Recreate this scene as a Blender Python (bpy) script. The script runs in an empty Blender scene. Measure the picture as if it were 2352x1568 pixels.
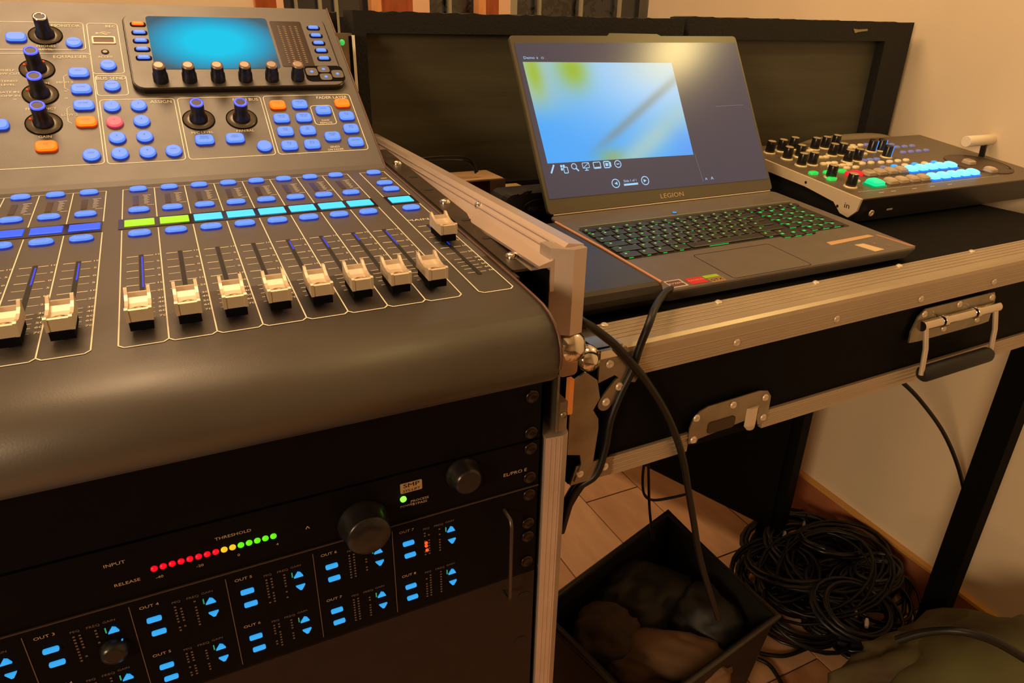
import bpy, bmesh, math, random
from mathutils import Vector, Matrix
random.seed(4)
sc = bpy.context.scene
COL = sc.collection
rad = math.radians

# ---------------------------------------------------------------- camera
FPX, YAW, PITCH, ROLL = 1576.16, 0.46011, 0.43339, 0.01998
CAM = Vector((0.04248, -0.39157, 0.16259))
_cy, _sy = math.cos(YAW), math.sin(YAW)
_F = Vector((_sy*math.cos(PITCH), _cy*math.cos(PITCH), -math.sin(PITCH)))
_R = Vector((_cy, -_sy, 0)); _U = _R.cross(_F)
_c, _s = math.cos(ROLL), math.sin(ROLL)
CR = _c*_R+_s*_U; CU = -_s*_R+_c*_U
cam = bpy.data.objects.new('camera', bpy.data.cameras.new('camera'))
COL.objects.link(cam)
cam.data.sensor_width = 36; cam.data.lens = 36*FPX/2352
cam.data.clip_start = .01
cam.matrix_world = Matrix(((CR.x, CU.x, -_F.x, CAM.x), (CR.y, CU.y, -_F.y, CAM.y), (CR.z, CU.z, -_F.z, CAM.z), (0, 0, 0, 1)))
sc.camera = cam

# ---------------------------------------------------------------- exposure, world, room lamps, added fill
sc.view_settings.view_transform = 'Standard'; sc.view_settings.look = 'None'
sc.view_settings.gamma = 1; sc.view_settings.use_curve_mapping = False
sc.view_settings.exposure = 0.0
w = bpy.data.worlds.new('night'); sc.world = w; w.use_nodes = True
w.node_tree.nodes['Background'].inputs[0].default_value = (1.0, .62, .34, 1)
w.node_tree.nodes['Background'].inputs[1].default_value = .02

def lamp(name, loc, energy, size, col=(1, .60, .30), target=(0, .2, 0)):
    l = bpy.data.lights.new(name, 'AREA'); l.energy = energy; l.size = size; l.color = col; l.shape = 'DISK'
    o = bpy.data.objects.new(name, l); COL.objects.link(o); o.location = loc
    o.rotation_euler = (Vector(target)-Vector(loc)).to_track_quat('-Z', 'Y').to_euler()
    return o
lamp('ceiling_lamp', (-.10, .85, 1.75), 27, .95, (1, .635, .335), (.3, .2, 0))
lamp('ceiling_lamp', (0.50, .10, 1.85), 6, .5, (1, .635, .335), (.7, .2, 0))
lamp('fill_light', (-2.6, -1.75, .75), 68, .9, (1, .67, .37), (.9, .2, -.5))  # added fill from front left, lifts the wall below the desk
lamp('wall_lamp', (1.16, .13, .66), 1.5, .10, (1, .75, .28), (.6, .5, .2))

# ---------------------------------------------------------------- helpers
def at(px, py, P0, n):
    'point on a world plane seen at a pixel of the 2352x1568 photograph'
    d = _F+CR*((px-1176)/FPX)-CU*((py-784)/FPX); n = Vector(n)
    return CAM+d*((Vector(P0)-CAM).dot(n)/d.dot(n))
def lin(c):
    return tuple((x/12.92 if x <= .04045 else ((x+.055)/1.055)**2.4) for x in (v/255 for v in c))
MATS = {}
def mat(name, col, rough=.5, metal=0., emit=0., noise=0., nscale=60, bump=0., bscale=200, raw=False, trans=0., coat=0., alt=None, stretch=None, spec=.5):
    if name in MATS: return MATS[name]
    m = bpy.data.materials.new(name); m.use_nodes = True; nt = m.node_tree; b = nt.nodes['Principled BSDF']
    c = col if raw else lin(col)
    b.inputs['Base Color'].default_value = (*c, 1); b.inputs['Roughness'].default_value = rough
    b.inputs['Metallic'].default_value = metal; b.inputs['Specular IOR Level'].default_value = spec
    if coat: b.inputs['Coat Weight'].default_value = coat; b.inputs['Coat Roughness'].default_value = .1
    if trans: b.inputs['Transmission Weight'].default_value = trans
    if emit:
        b.inputs['Emission Color'].default_value = (*c, 1); b.inputs['Emission Strength'].default_value = emit
        b.inputs['Base Color'].default_value = (*[x*.3 for x in c], 1)
    if noise or bump:
        tc = nt.nodes.new('ShaderNodeTexCoord'); mp = nt.nodes.new('ShaderNodeMapping')
        nt.links.new(tc.outputs['Object'], mp.inputs[0])
        if stretch: mp.inputs['Scale'].default_value = stretch
    if noise:
        n = nt.nodes.new('ShaderNodeTexNoise'); n.inputs['Scale'].default_value = nscale; n.inputs['Detail'].default_value = 6
        nt.links.new(mp.outputs[0], n.inputs['Vector'])
        r = nt.nodes.new('ShaderNodeValToRGB'); r.color_ramp.elements[0].position = .35; r.color_ramp.elements[1].position = .68
        a = [x*(1-noise) for x in c] if alt is None else lin(alt)
        r.color_ramp.elements[0].color = (*a, 1)
        r.color_ramp.elements[1].color = (*([min(1, x*(1+noise)) for x in c] if alt is None else c), 1)
        nt.links.new(n.outputs['Fac'], r.inputs[0]); nt.links.new(r.outputs[0], b.inputs['Base Color'])
        mr = nt.nodes.new('ShaderNodeMapRange'); mr.inputs[3].default_value = max(0, rough-.08); mr.inputs[4].default_value = rough+.08
        nt.links.new(n.outputs['Fac'], mr.inputs[0]); nt.links.new(mr.outputs[0], b.inputs['Roughness'])
    if bump:
        n2 = nt.nodes.new('ShaderNodeTexNoise'); n2.inputs['Scale'].default_value = bscale; n2.inputs['Detail'].default_value = 4
        nt.links.new(mp.outputs[0], n2.inputs['Vector'])
        bp = nt.nodes.new('ShaderNodeBump'); bp.inputs['Strength'].default_value = bump; bp.inputs['Distance'].default_value = .002
        nt.links.new(n2.outputs['Fac'], bp.inputs['Height']); nt.links.new(bp.outputs[0], b.inputs['Normal'])
    MATS[name] = m; return m

class MB:
    def __init__(s): s.v = []; s.f = []; s.mi = []; s.sm = []
    def add(s, vs, fs, mi=0, smooth=False, M=None):
        k = len(s.v)
        s.v += [tuple(M @ Vector(v)) if M else tuple(v) for v in vs]
        for f in fs: s.f.append([i+k for i in f]); s.mi.append(mi); s.sm.append(smooth)
        return s
    def box(s, lo, hi, M=None, mi=0, b=0.):
        (x0, y0, z0), (x1, y1, z1) = lo, hi
        if b:
            pr = rrect((x0+x1)/2, (y0+y1)/2, x1-x0, y1-y0, b, 2)
            ins = rrect((x0+x1)/2, (y0+y1)/2, x1-x0-2*b, y1-y0-2*b, b*.5, 2)
            return s.loft([[(x, y, z0) for x, y in pr], [(x, y, z1-b) for x, y in pr], [(x, y, z1-b*.3) for x, y in rrect((x0+x1)/2, (y0+y1)/2, x1-x0-b*.6, y1-y0-b*.6, b*.8, 2)], [(x, y, z1) for x, y in ins]], M, mi, smooth=False)
        vs = [(x0, y0, z0), (x1, y0, z0), (x1, y1, z0), (x0, y1, z0), (x0, y0, z1), (x1, y0, z1), (x1, y1, z1), (x0, y1, z1)]
        return s.add(vs, [(3, 2, 1, 0), (4, 5, 6, 7), (0, 1, 5, 4), (1, 2, 6, 5), (2, 3, 7, 6), (3, 0, 4, 7)], mi, False, M)
    def loft(s, rings, M=None, mi=0, smooth=False, cap=True, closed=True):
        n = len(rings[0]); vs = [p for r in rings for p in r]; fs = []
        for a in range(len(rings)-1):
            for i in range(n if closed else n-1):
                j = (i+1) % n; fs.append((a*n+i, a*n+j, (a+1)*n+j, (a+1)*n+i))
        s.add(vs, fs, mi, smooth, M)
        if cap:
            s.add(rings[0], [tuple(range(n))[::-1]], mi, False, M); s.add(rings[-1], [tuple(range(n))], mi, False, M)
        return s
    def prism(s, poly, z0, z1, M=None, mi=0):
        return s.loft([[(x, y, z0) for x, y in poly], [(x, y, z1) for x, y in poly]], M, mi)
    def lathe(s, prof, n=20, M=None, mi=0, smooth=True, cap=True):
        rings = [[(r*math.cos(2*math.pi*i/n), r*math.sin(2*math.pi*i/n), z) for i in range(n)] for r, z in prof]
        return s.loft(rings, M, mi, smooth, cap)
    def tube(s, pts, r, n=8, mi=0, cap=True):
        pts = [Vector(p) for p in pts]; rings = []; prev = None
        for i, p in enumerate(pts):
            t = (pts[min(i+1, len(pts)-1)]-pts[max(i-1, 0)]).normalized()
            if prev is None:
                a = Vector((0, 0, 1)) if abs(t.z) < .9 else Vector((1, 0, 0)); u = t.cross(a).normalized()
            else: u = (prev-t*prev.dot(t)).normalized()
            prev = u; w_ = t.cross(u); rr = r[i] if isinstance(r, (list, tuple)) else r
            rings.append([tuple(p+(u*math.cos(2*math.pi*k/n)+w_*math.sin(2*math.pi*k/n))*rr) for k in range(n)])
        return s.loft(rings, None, mi, True, cap)
    def mesh(s, name, mats, M=None):
        me = bpy.data.meshes.new(name); me.from_pydata(s.v if M is None else [tuple(M @ Vector(v)) for v in s.v], [], s.f)
        for m in mats: me.materials.append(m)
        me.polygons.foreach_set('material_index', s.mi); me.polygons.foreach_set('use_smooth', s.sm)
        bm = bmesh.new(); bm.from_mesh(me); bmesh.ops.recalc_face_normals(bm, faces=bm.faces) if len(s.f) < 30000 else None; bm.to_mesh(me); bm.free()
        me.update(); return me

def rrect(cx, cy, w_, h_, r, n=4):
    r = min(r, w_/2-1e-5, h_/2-1e-5); out = []
    for k, (sx, sy) in enumerate(((1, 1), (-1, 1), (-1, -1), (1, -1))):
        for i in range(n+1):
            a = math.pi/2*(k+i/n); out.append((cx+sx*(w_/2-r)+r*math.cos(a), cy+sy*(h_/2-r)+r*math.sin(a)))
    return out
def spline(pts, n=8):
    P = [Vector(p) for p in pts]; out = []
    for i in range(len(P)-1):
        p0 = P[max(i-1, 0)]; p1 = P[i]; p2 = P[i+1]; p3 = P[min(i+2, len(P)-1)]
        for k in range(n):
            t = k/n; out.append(.5*((2*p1)+(p2-p0)*t+(2*p0-5*p1+4*p2-p3)*t*t+(3*p1-p0-3*p2+p3)*t**3))
    out.append(P[-1]); return out
WM = {}
def link(o, M, parent):
    COL.objects.link(o); WM[o] = M
    if parent: o.parent = parent; o.matrix_basis = WM[parent].inverted() @ M
    else: o.matrix_basis = M
    return o
def props(o, label=None, cat=None, group=None, kind=None):
    if label: o['label'] = label
    if cat: o['category'] = cat
    if group: o['group'] = group
    if kind: o['kind'] = kind
    return o
def thing(name, loc, label, cat, group=None):
    o = bpy.data.objects.new(name, None); o.empty_display_size = .02
    link(o, Matrix.Translation(loc), None); return props(o, label, cat, group)
def obj(name, mb, mats, parent=None, label=None, cat=None, group=None, kind=None):
    'one mesh object from world coordinates, origin at its base centre'
    if not isinstance(mats, (list, tuple)): mats = [mats]
    xs, ys, zs = zip(*mb.v)
    c = Vector(((min(xs)+max(xs))/2, (min(ys)+max(ys))/2, min(zs)))
    me = mb.mesh(name, mats, Matrix.Translation(-c))
    return props(link(bpy.data.objects.new(name, me), Matrix.Translation(c), parent), label, cat, group, kind)
def put(name, me, M, parent=None, label=None):
    return props(link(bpy.data.objects.new(name, me), M, parent), label)
def frame(O, X, Y):
    X = Vector(X).normalized(); Y = Vector(Y).normalized(); Z = X.cross(Y); O = Vector(O)
    return Matrix(((X.x, Y.x, Z.x, O.x), (X.y, Y.y, Z.y, O.y), (X.z, Y.z, Z.z, O.z), (0, 0, 0, 1)))
def at_f(px, py, Fm, h=0):
    n = Fm.to_3x3() @ Vector((0, 0, 1)); P = at(px, py, Fm @ Vector((0, 0, h)), n); return Fm.inverted() @ P
TC = {}
def textmesh(t):
    if t not in TC:
        cu = bpy.data.curves.new('t', 'FONT'); cu.body = t; cu.size = 1; cu.resolution_u = 2; cu.align_x = 'CENTER'; cu.align_y = 'CENTER'
        o = bpy.data.objects.new('t', cu); COL.objects.link(o); dg = bpy.context.evaluated_depsgraph_get()
        me = o.evaluated_get(dg).to_mesh()
        TC[t] = ([tuple(v.co) for v in me.vertices], [tuple(p.vertices) for p in me.polygons])
        bpy.data.objects.remove(o); bpy.data.curves.remove(cu)
    return TC[t]
def text(mb, t, x, y, size, M, z=.0003, mi=0, wide=1.25, rot=0, thick=True):
    vs, fs = textmesh(t); c, s_ = math.cos(rot), math.sin(rot)
    pts = [(x+(vx*wide*c-vy*s_)*size, y+(vx*wide*s_+vy*c)*size, z) for vx, vy, _ in vs]
    mb.add(pts, fs, mi, False, M)
def line(mb, p, q, wd, M, z=.0002, mi=0):
    p, q = Vector(p), Vector(q); d = (q-p).normalized(); n = Vector((-d.y, d.x))*wd/2
    mb.add([(*(p-n), z), (*(q-n), z), (*(q+n), z), (*(p+n), z)], [(0, 1, 2, 3)], mi, False, M)
def outline(mb, pts, wd, M, closed=True, mi=0, z=.0002):
    n = len(pts)
    for i in range(n if closed else n-1): line(mb, pts[i], pts[(i+1) % n], wd, M, z, mi)
def rect_outline(mb, x0, y0, x1, y1, r, wd, M): outline(mb, rrect((x0+x1)/2, (y0+y1)/2, x1-x0, y1-y0, r, 4), wd, M)

# ---------------------------------------------------------------- materials
m_body = mat('console_grey', (74, 70, 64), .46, noise=.05, nscale=25, bump=.04, bscale=900, spec=.95)
m_dark = mat('black_plastic', (24, 23, 23), .4)
m_vdark = mat('black_matte', (6, 6, 6), .7, spec=.08)
m_print = mat('cream_print', (255, 250, 225), .5)
m_blue = mat('lit_blue_key', (92, 145, 242), .5, emit=.98)
m_orange = mat('lit_orange_key', (255, 128, 6), .5, emit=1.05)
m_pink = mat('lit_pink_key', (245, 105, 118), .5, emit=.8)
m_keytext = mat('key_lettering', (40, 70, 170), .5)
m_cyan = mat('lit_cyan_window', (60, 205, 255), .4, emit=1.15)
m_deep = mat('lit_deep_blue_window', (10, 88, 240), .4, emit=1.0)
m_lime = mat('lit_lime_window', (160, 225, 10), .4, emit=1.0)
m_ring = mat('lit_blue_ring', (70, 90, 255), .3, emit=1.2)
m_slot = mat('slot_black', (6, 6, 8), .6)
m_slotglint = mat('slot_blue_glint', (20, 60, 235), .5, emit=.8)
m_nickel = mat('satin_nickel', (215, 200, 176), .38, .45, noise=.05, nscale=40)
m_chrome = mat('chrome', (225, 220, 205), .14, 1.)
m_alu = mat('brushed_aluminium', (196, 188, 176), .38, .75, noise=.1, nscale=14, stretch=(1, 1, 8))
m_alu_w = mat('worn_aluminium', (176, 162, 140), .40, .5, noise=.05, nscale=16, bump=.04, bscale=120)
m_steel = mat('galvanised_steel', (150, 142, 124), .33, .85, noise=.2, nscale=30)
m_laminate = mat('black_laminate', (8, 8, 8), .6, noise=.2, spec=.06, nscale=40, bump=.08, bscale=300)
m_rubber = mat('black_rubber', (20, 20, 20), .65, noise=.3, nscale=50)
m_knob = mat('knob_black', (26, 25, 27), .28)
m_smoke = mat('smoked_cap', (44, 40, 58), .35, spec=.25)
m_cable = mat('cable_black', (12, 12, 12), .45, spec=.4)
m_wall = mat('cream_wall_paint', (222, 205, 178), .75, noise=.05, nscale=3, bump=.1, bscale=20)
m_white = mat('white_print', (220, 215, 205), .5)

# ---------------------------------------------------------------- setting: floor, walls, windows
ZF = -.95
tile_cols = [mat('floor_plank_a', (205, 165, 130), .45, noise=.1, nscale=6, stretch=(4, 1, 1)), mat('floor_plank_b', (196, 154, 118), .45, noise=.12, nscale=6, stretch=(4, 1, 1)),
             mat('floor_plank_c', (186, 142, 104), .45, noise=.22, nscale=8, stretch=(3, 1, 1), alt=(140, 92, 60))]
m_grout = mat('floor_joint', (84, 60, 42), .8)
sub = MB().box((-3.96, -4.32, ZF-.06), (1.45, 1.6, ZF-.0035))
fl = obj('floor', sub, m_grout, None, kind='structure')
plk = MB().box((-.0785, -.298, -.0035), (.0785, .298, 0), b=0); pm = [plk.mesh('plank', [m]) for m in tile_cols]
for i in range(-7, 9):
    for j in range(-2, 3):
        put('plank', pm[random.choice((0, 0, 1, 1, 2))], Matrix.Translation((.935+(i-1)*.16-.32, .6*j+.2+(i % 2)*.3, ZF)), fl)
def wall_quad(name, P0, P1, z0, z1, th, mt):
    P0 = Vector((*P0, 0)); P1 = Vector((*P1, 0)); d = (P1-P0).normalized(); n = Vector((d.y, -d.x, 0))*th
    mb = MB(); mb.loft([[(*p.xy, z) for p in (P0, P1, P1+n, P0+n)] for z in (z0, z1)])
    return obj(name, mb, mt, None, kind='structure')
WR0 = Vector((1.336, .568)); WR1 = Vector((1.318, .213)); wd = (WR0-WR1).normalized()
wa = WR1-wd*4.5; wb = WR1+wd*1.24
wall_quad('wall_right', tuple(wa), tuple(wb), ZF, 1.9, .06, m_wall)
m_base = mat('baseboard_brown_tile', (165, 104, 72), .4, noise=.2, nscale=10)
m_edge = mat('baseboard_gold_edge', (206, 156, 84), .45)
bn = Vector((wd.y, -wd.x))
def bbrd(name, z0, z1, th, m):
    mb = MB(); mb.loft([[(*p, z) for p in (wa, wb, wb-bn*th, wa-bn*th)] for z in (z0, z1)]); return obj(name, mb, m, None, kind='structure')
bbrd('baseboard_right', ZF, ZF+.103, .010, m_base); bbrd('trim_1', ZF+.103, ZF+.110, .014, m_edge)
YB = 1.45
def bw(name, x0, x1, z0, z1, y0, y1, m, parent=None): return obj(name, MB().box((x0, y0, z0), (x1, y1, z1)), m, parent, kind=None if parent else 'structure')
wbk = bw('wall_back', -3.9, 1.45, ZF, -.05, YB, YB+.12, m_wall)
bw('wall_pier', -.32, .277, -.05, 1.9, YB, YB+.12, m_wall, wbk); bw('wall_pier', 1.431, 1.45, -.05, 1.9, YB, YB+.12, m_wall, wbk)
bw('wall_pier', -3.9, -1.0, -.05, 1.9, YB, YB+.12, m_wall, wbk); bw('wall_header', -1.0, 1.431, 1.3, 1.9, YB, YB+.12, m_wall, wbk)
wall_quad('wall_left', (-3.9, YB), (-3.9, -4.2), ZF, 1.9, .06, m_wall)
wall_quad('wall_front', (-3.9, -4.25), (1.35, -4.25), ZF, 1.9, .06, m_wall)
obj('ceiling', MB().box((-3.96, -4.32, 1.9), (1.45, YB+.12, 1.95)), mat('ceiling_paint', (225, 212, 190), .8), None, kind='structure')
m_wood = mat('red_brown_wood', (150, 72, 32), .4, noise=.25, nscale=12, stretch=(6, 1, 1))
m_wood2 = mat('tan_frame_wood', (214, 150, 96), .5, noise=.12, nscale=12, stretch=(6, 1, 1))
m_pinkf = mat('cream_frame', (226, 184, 150), .6)
m_glass = mat('night_window_glass', (235, 240, 240), .0, trans=1.)
m_leaf = mat('dusky_leaves', (50, 58, 28), .8, spec=.1)
m_bar = mat('pale_window_bar', (150, 146, 122), .5)
def window(name, x0, x1, bars, frames, lz=-.05, hz=1.3):
    fr = MB(); fr.box((x0, YB-.01, lz), (x1, YB+.03, lz+.04)).box((x0, YB-.01, hz-.04), (x1, YB+.03, hz)).box((x0, YB-.01, lz), (x0+.012, YB+.03, hz)).box((x1-.012, YB-.01, lz), (x1, YB+.03, hz))
    root = obj(name, fr, m_wood2, None, kind='structure')
    obj('glass_pane', MB().box((x0+.01, YB+.035, lz), (x1-.01, YB+.041, hz)), m_glass, root)
    for b in bars: obj('window_bar', MB().box((b-.004, YB+.012, lz+.03), (b+.004, YB+.022, hz-.03)), m_bar, root)
    for a, b, m in frames: obj('shutter_board', MB().box((a, YB-.022, lz+.01), (b, YB+.01, hz-.01)), m, root)
window('window_1', .274, .848, [.372, .429, .468], [(.277, .322, m_wood), (.322, .338, m_pinkf), (.545, .57, m_wood2), (.57, .65, m_wood), (.65, .694, m_pinkf)])
window('window_2', .849, 1.431, [1.027, 1.16, 1.29], [(.829, .849, m_wood2), (.849, .886, m_wood), (.886, .92, m_pinkf), (.92, .94, m_bar)])
window('window_3', -1.0, -.32, [-.8, -.65, -.5], [(-.36, -.32, m_wood)])
for o in COL.objects:
    if o.name.startswith('window_2'):
        pass
bar1 = bpy.data.objects.get('window_1')
obj('window_bar', MB().box((.759, YB+.012, 0), (.767, YB+.022, 1.27)), m_bar, bar1)
mb = MB()
for k in range(1500):
    c = Vector((random.uniform(.75, 1.42), YB+random.uniform(.2, .5), random.uniform(.05, .55))); 
    a = Vector((random.uniform(-1, 1), random.uniform(-1, 1), random.uniform(-1, 1))).normalized()*.02; b = a.cross(Vector((.3, .9, .2))).normalized()*.006
    mb.add([c-a, c+b, c+a, c-b], [(0, 1, 2, 3)])
tr = thing('garden_bush', (1.1, YB+.35, ZF), 'dusky leafy bush in the dark behind the window', 'bush')
fo = obj('foliage', mb, m_leaf, tr, kind='stuff')
obj('trunk', MB().tube([(1.1, YB+.35, ZF), (1.12, YB+.36, 0), (1.08, YB+.35, .4)], .015), m_wood, tr)

# ================================================================ MIXING CONSOLE
PT = .025; AL, BE = .072283, .603328; VC = .325336
FP = frame((0, 0, 0), (1, 0, 0), (0, math.cos(AL), math.sin(AL)))
UP = frame((0, VC*math.cos(AL), VC*math.sin(AL)), (1, 0, 0), (0, math.cos(BE), math.sin(BE)))
TZ = lambda M, x, y, h=0: M @ Matrix.Translation((x, y, h))
con = thing('mixing_console', (0, .25, -.066), 'grey digital mixing console with chrome faders and glowing blue buttons', 'mixing console')
lipp = [(.060, .0044), (.022, .0016), (0, -.0002), (-.015, -.0016), (-.028, -.0032), (-.037, -.0058), (-.0445, -.010), (-.050, -.0155), (-.0535, -.0225), (-.055, -.031), (-.054, -.038), (-.051, -.0445), (-.045, -.050), (-.035, -.0545), (-.021, -.0575), (0, -.059), (.008, -.0595)]
uc = VC*math.cos(AL), VC*math.sin(AL); ut = UP @ Vector((0, .266, 0))
back = [(.008, -.0595), (.56, -.0595), (.585, .0), (.58, .155), (ut.y+.006, ut.z-.002), (ut.y, ut.z)]
XR = .2445
prof = lipp+back[1:]+[(uc[0]+.004, uc[1]+.0028), (uc[0]-.004, uc[1]-.0003)]
mb = MB(); n = len(prof)
vs = [(-XR, y, z) for y, z in prof]+[(XR, y, z) for y, z in prof]
for i in range(n):
    j = (i+1) % n; mb.add([vs[i], vs[j], vs[j+n], vs[i+n]], [(0, 1, 2, 3)], 0, False)
body = MB(); body.v = vs; body.f = [[i, (i+1) % n, (i+1) % n+n, i+n] for i in range(n)]+[list(range(n)), list(range(n, 2*n))]
body.mi = [0]*(n+2); body.sm = [i < len(lipp) for i in range(n)]+[False, False]
bo = obj('console_body', body, m_body, con)
# thin edge strips along the right and left ends
for sx in (-1, 1):
    e = MB(); e.tube([(sx*XR, y, z+.0005) for y, z in lipp[::-1][6:]]+[(sx*XR, uc[0], uc[1]+.0005), (sx*XR, ut.y, ut.z+.0005)], .0011, 6)
    obj('edge_trim', e, mat('edge_trim_brown', (90, 62, 50), .4), con)
# ---- buttons
def key_mesh(w_, d_, r, h, m, name='button'):
    mb_ = MB(); rr = lambda ww, dd, q: rrect(0, 0, ww, dd, q, 4)
    mb_.loft([[(x, y, z) for x, y in rr(w_+a, d_+a, r+a/2)] for a, z in ((.0, 0), (0, h*.6), (-.0008, h*.9), (-.0026, h))], None, 0, True)
    return mb_.mesh(name, [m])
m_skirt = mat('key_skirt_blue', (40, 62, 200), .5, emit=.55)
def key_lit(w_, d_, r, h, m, skirt):
    mb_ = MB()
    mb_.loft([[(x, y, z) for x, y in rrect(0, 0, w_+.0008, d_+.0008, r, 4)] for z in (0, h*.45)], None, 1, True)
    mb_.loft([[(x, y, z) for x, y in rrect(0, 0, w_+a, d_+a, r, 4)] for a, z in ((0, h*.45), (-.0004, h*.85), (-.002, h))], None, 0, True)
    return mb_.mesh('button', [m, skirt])
m_skor = mat('key_skirt_red', (225, 50, 10), .5, emit=.6)
m_skpk = mat('key_skirt_pink', (205, 50, 80), .5, emit=.6)
K_fad = key_lit(.0138, .0112, .0048, .003, m_blue, m_skirt)
K_fad2 = key_lit(.0152, .0102, .0046, .003, m_blue, m_skirt)
K_sq = key_lit(.0158, .0122, .0038, .0035, m_blue, m_skirt); K_sqo = key_lit(.0158, .0122, .0038, .0035, m_orange, m_skor)
K_wide = key_lit(.0172, .0125, .0042, .0035, m_blue, m_skirt); K_wideo = key_lit(.0172, .0125, .0042, .0035, m_orange, m_skor)
K_rd = key_lit(.0142, .0142, .007, .0035, m_blue, m_skirt); K_rdp = key_lit(.0142, .0142, .007, .0035, m_pink, m_skpk)
K_sm = key_lit(.011, .0052, .0022, .002, m_blue, m_skirt); K_smo = key_lit(.011, .0052, .0022, .002, m_orange, m_skor)
legend = MB()            # small lettering printed on the keys
def kbtn(me, M, x, y, t=None, sz=.0021, lab=None):
    b = put('button', me, TZ(M, x, y), con, lab)
    if t:
        for i, l in enumerate(t.split('\n')): text(legend, l, x, y+.001-(i-.5*(t.count('\n')))*sz*1.15, sz, M, .00375 if M is UP else .0032)
    return b
pr = MB()                # cream lines and words printed on the console
LW = .00078
# fader strips
caps_v = .0125
def strip(u0, last=False, first=False):
    x0, x1 = u0*PT, (u0+1)*PT
    T, Bm = .3082, 0.
    for vs_, ve in ((.2225, T), (.0, .196)):
        line(pr, (x0, vs_+(.003 if vs_ == 0 else 0)), (x0, ve), LW, FP)
        if last: line(pr, (x1, vs_+(.003 if vs_ == 0 else 0)), (x1, ve), LW, FP)
    line(pr, (x0, T), (x1, T), LW, FP)
    outline(pr, [(x0, .003), (x0+.0028, 0), (x1-.0028, 0), (x1, .003)], LW*1.15, FP, False)
TICKS = [(.137, '10', 1), (.124, '5', 1), (.110, '0', 1), (.098, '5', 1), (.085, '10', 1), (.0725, '20', 1), (.060, '30', .6), (.054, '40', .6), (.047, '50', .6), (.041, '60', .6), (.034, '70', .6)]
def channel(u0, cap_v, win, glint_len=0., main=False):
    xc = (u0+.5)*PT
    for v, t, L in TICKS:
        thick = .0008 if t in ('10', '0') and L == 1 else .0005
        a = .36 if L == 1 else .30
        line(pr, (xc-a*PT, v), (xc-.075*PT, v), thick, FP); line(pr, (xc+.075*PT, v), (xc+a*.86*PT, v), thick, FP)
        text(pr, t, xc+.42*PT, v, .0036, FP, wide=1.2)
    put('fader_slot', slot_me, TZ(FP, xc, .0845), con)
    if glint_len:
        g = MB().box((xc+.0001, .135-glint_len, .0003), (xc+.0011, .135, .0005), FP); obj('slot_glint', g, m_slotglint, con)  # glowing sliver imitates blue key light glinting in the slot
    c = put('fader_cap', cap_me, TZ(FP, xc, cap_v), con)
    put('finger_pad', pad_me, TZ(FP, xc, cap_v), c)
    put('fader_stem', stem_me, TZ(FP, xc, cap_v), c)
slot_me = MB().box((-.0014, -.055, -.0002), (.0014, .055, .0003)).mesh('fader_slot', [m_slot])
# fader cap: scooped centre between two raised cheeks
cap = MB()
def along(pf, x0, x1, mi=0): cap.loft([[(x, v, h) for v, h in pf] for x in (x0, x1)], None, mi)
Wc = .0067
along([(0, .0085), (0, .0155), (.0012, .0160), (.003, .0150), (.006, .0132), (.011, .0122), (.016, .0128), (.0205, .0145), (.0225, .0165), (.0240, .0165), (.0240, .0085)], -Wc+.001, Wc-.001)
for sx in (-1, 1):
    a, b = sorted((sx*(Wc-.0017), sx*(Wc+.0001)))
    along([(-.0004, .0085), (-.0004, .0162), (.0012, .0168), (.004, .0158), (.008, .0150), (.014, .0155), (.019, .0170), (.0225, .0192), (.0246, .0194), (.0250, .0085)], a, b)
cap_me = cap.mesh('fader_cap', [m_nickel])
pad_me = MB().lathe([(.0038, 0), (.0038, .0009), (.0028, .0012), (.0022, .0007), (.001, .0007)], 14, Matrix.Translation((0, .0065, .0128)) @ Matrix.Rotation(-.18, 4, 'X')).mesh('finger_pad', [mat('pad_copper_tint', (196, 160, 125), .3, .8)])
stem_me = MB().box((-.0060, .0006, .0028), (.0060, .0240, .0086)).box((-.0012, .006, -.001), (.0012, .018, .003)).mesh('fader_stem', [m_vdark])
CH = [0, 1, 2, 3, 4, 5, 6, 7]
lits = {0: .055, 4: .018, 5: .022, 6: .014, 7: .032, -1: .03, -2: .03}
SL = -1.523
groups = [(SL-k, m_deep, k) for k in range(8)]
disp_me = {}
def display(xc, m, w_=.0212):
    k = (m.name, w_)
    if k not in disp_me: disp_me[k] = MB().box((-w_/2, -.0076, .0), (w_/2, .0076, .0012), b=.0005).mesh('channel_display', [m])
    put('channel_display', disp_me[k], TZ(FP, xc, .2105), con)
for k in range(8):
    strip(k, last=(k == 7)); channel(k, caps_v, None, lits.get(k, 0))
    display((k+.492)*PT, m_lime if k < 2 else m_cyan)
for k in range(8):
    strip(SL-k, last=(k == 0)); channel(SL-k, caps_v+.002, None, lits.get(-1-k, 0))
    display((SL-k+.52)*PT, m_deep)
def topkeys(u0):
    xc = (u0+.49)*PT
    kbtn(K_fad, FP, xc, .303, 'SELECT' if False else None); kbtn(K_fad2, FP, xc, .2415); kbtn(K_fad2, FP, xc, .183)
    text(legend, 'MUTE', xc, .1845, .0019, FP, .0033); text(legend, 'SOLO', xc, .243, .0017, FP, .0033)
    # level scale print and dark meter window
    for i in range(7): line(pr, (xc+.16*PT, .283-i*.0035), (xc+(.27+.05*(i % 2))*PT, .283-i*.0035), .0008, FP)
    line(pr, (xc+.12*PT, .2865), (xc+.38*PT, .2865), .0008, FP); line(pr, (xc+.24*PT, .2575), (xc+.46*PT, .2575), .0007, FP)
    put('level_meter', meter_me, TZ(FP, xc-.1*PT, .2725), con)
meter_me = MB().box((-.0022, -.0135, 0), (.0022, .0135, .0003)).mesh('level_meter', [mat('meter_window', (62, 46, 40), .3)])
for k in range(8): topkeys(k); topkeys(SL-k)
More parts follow.
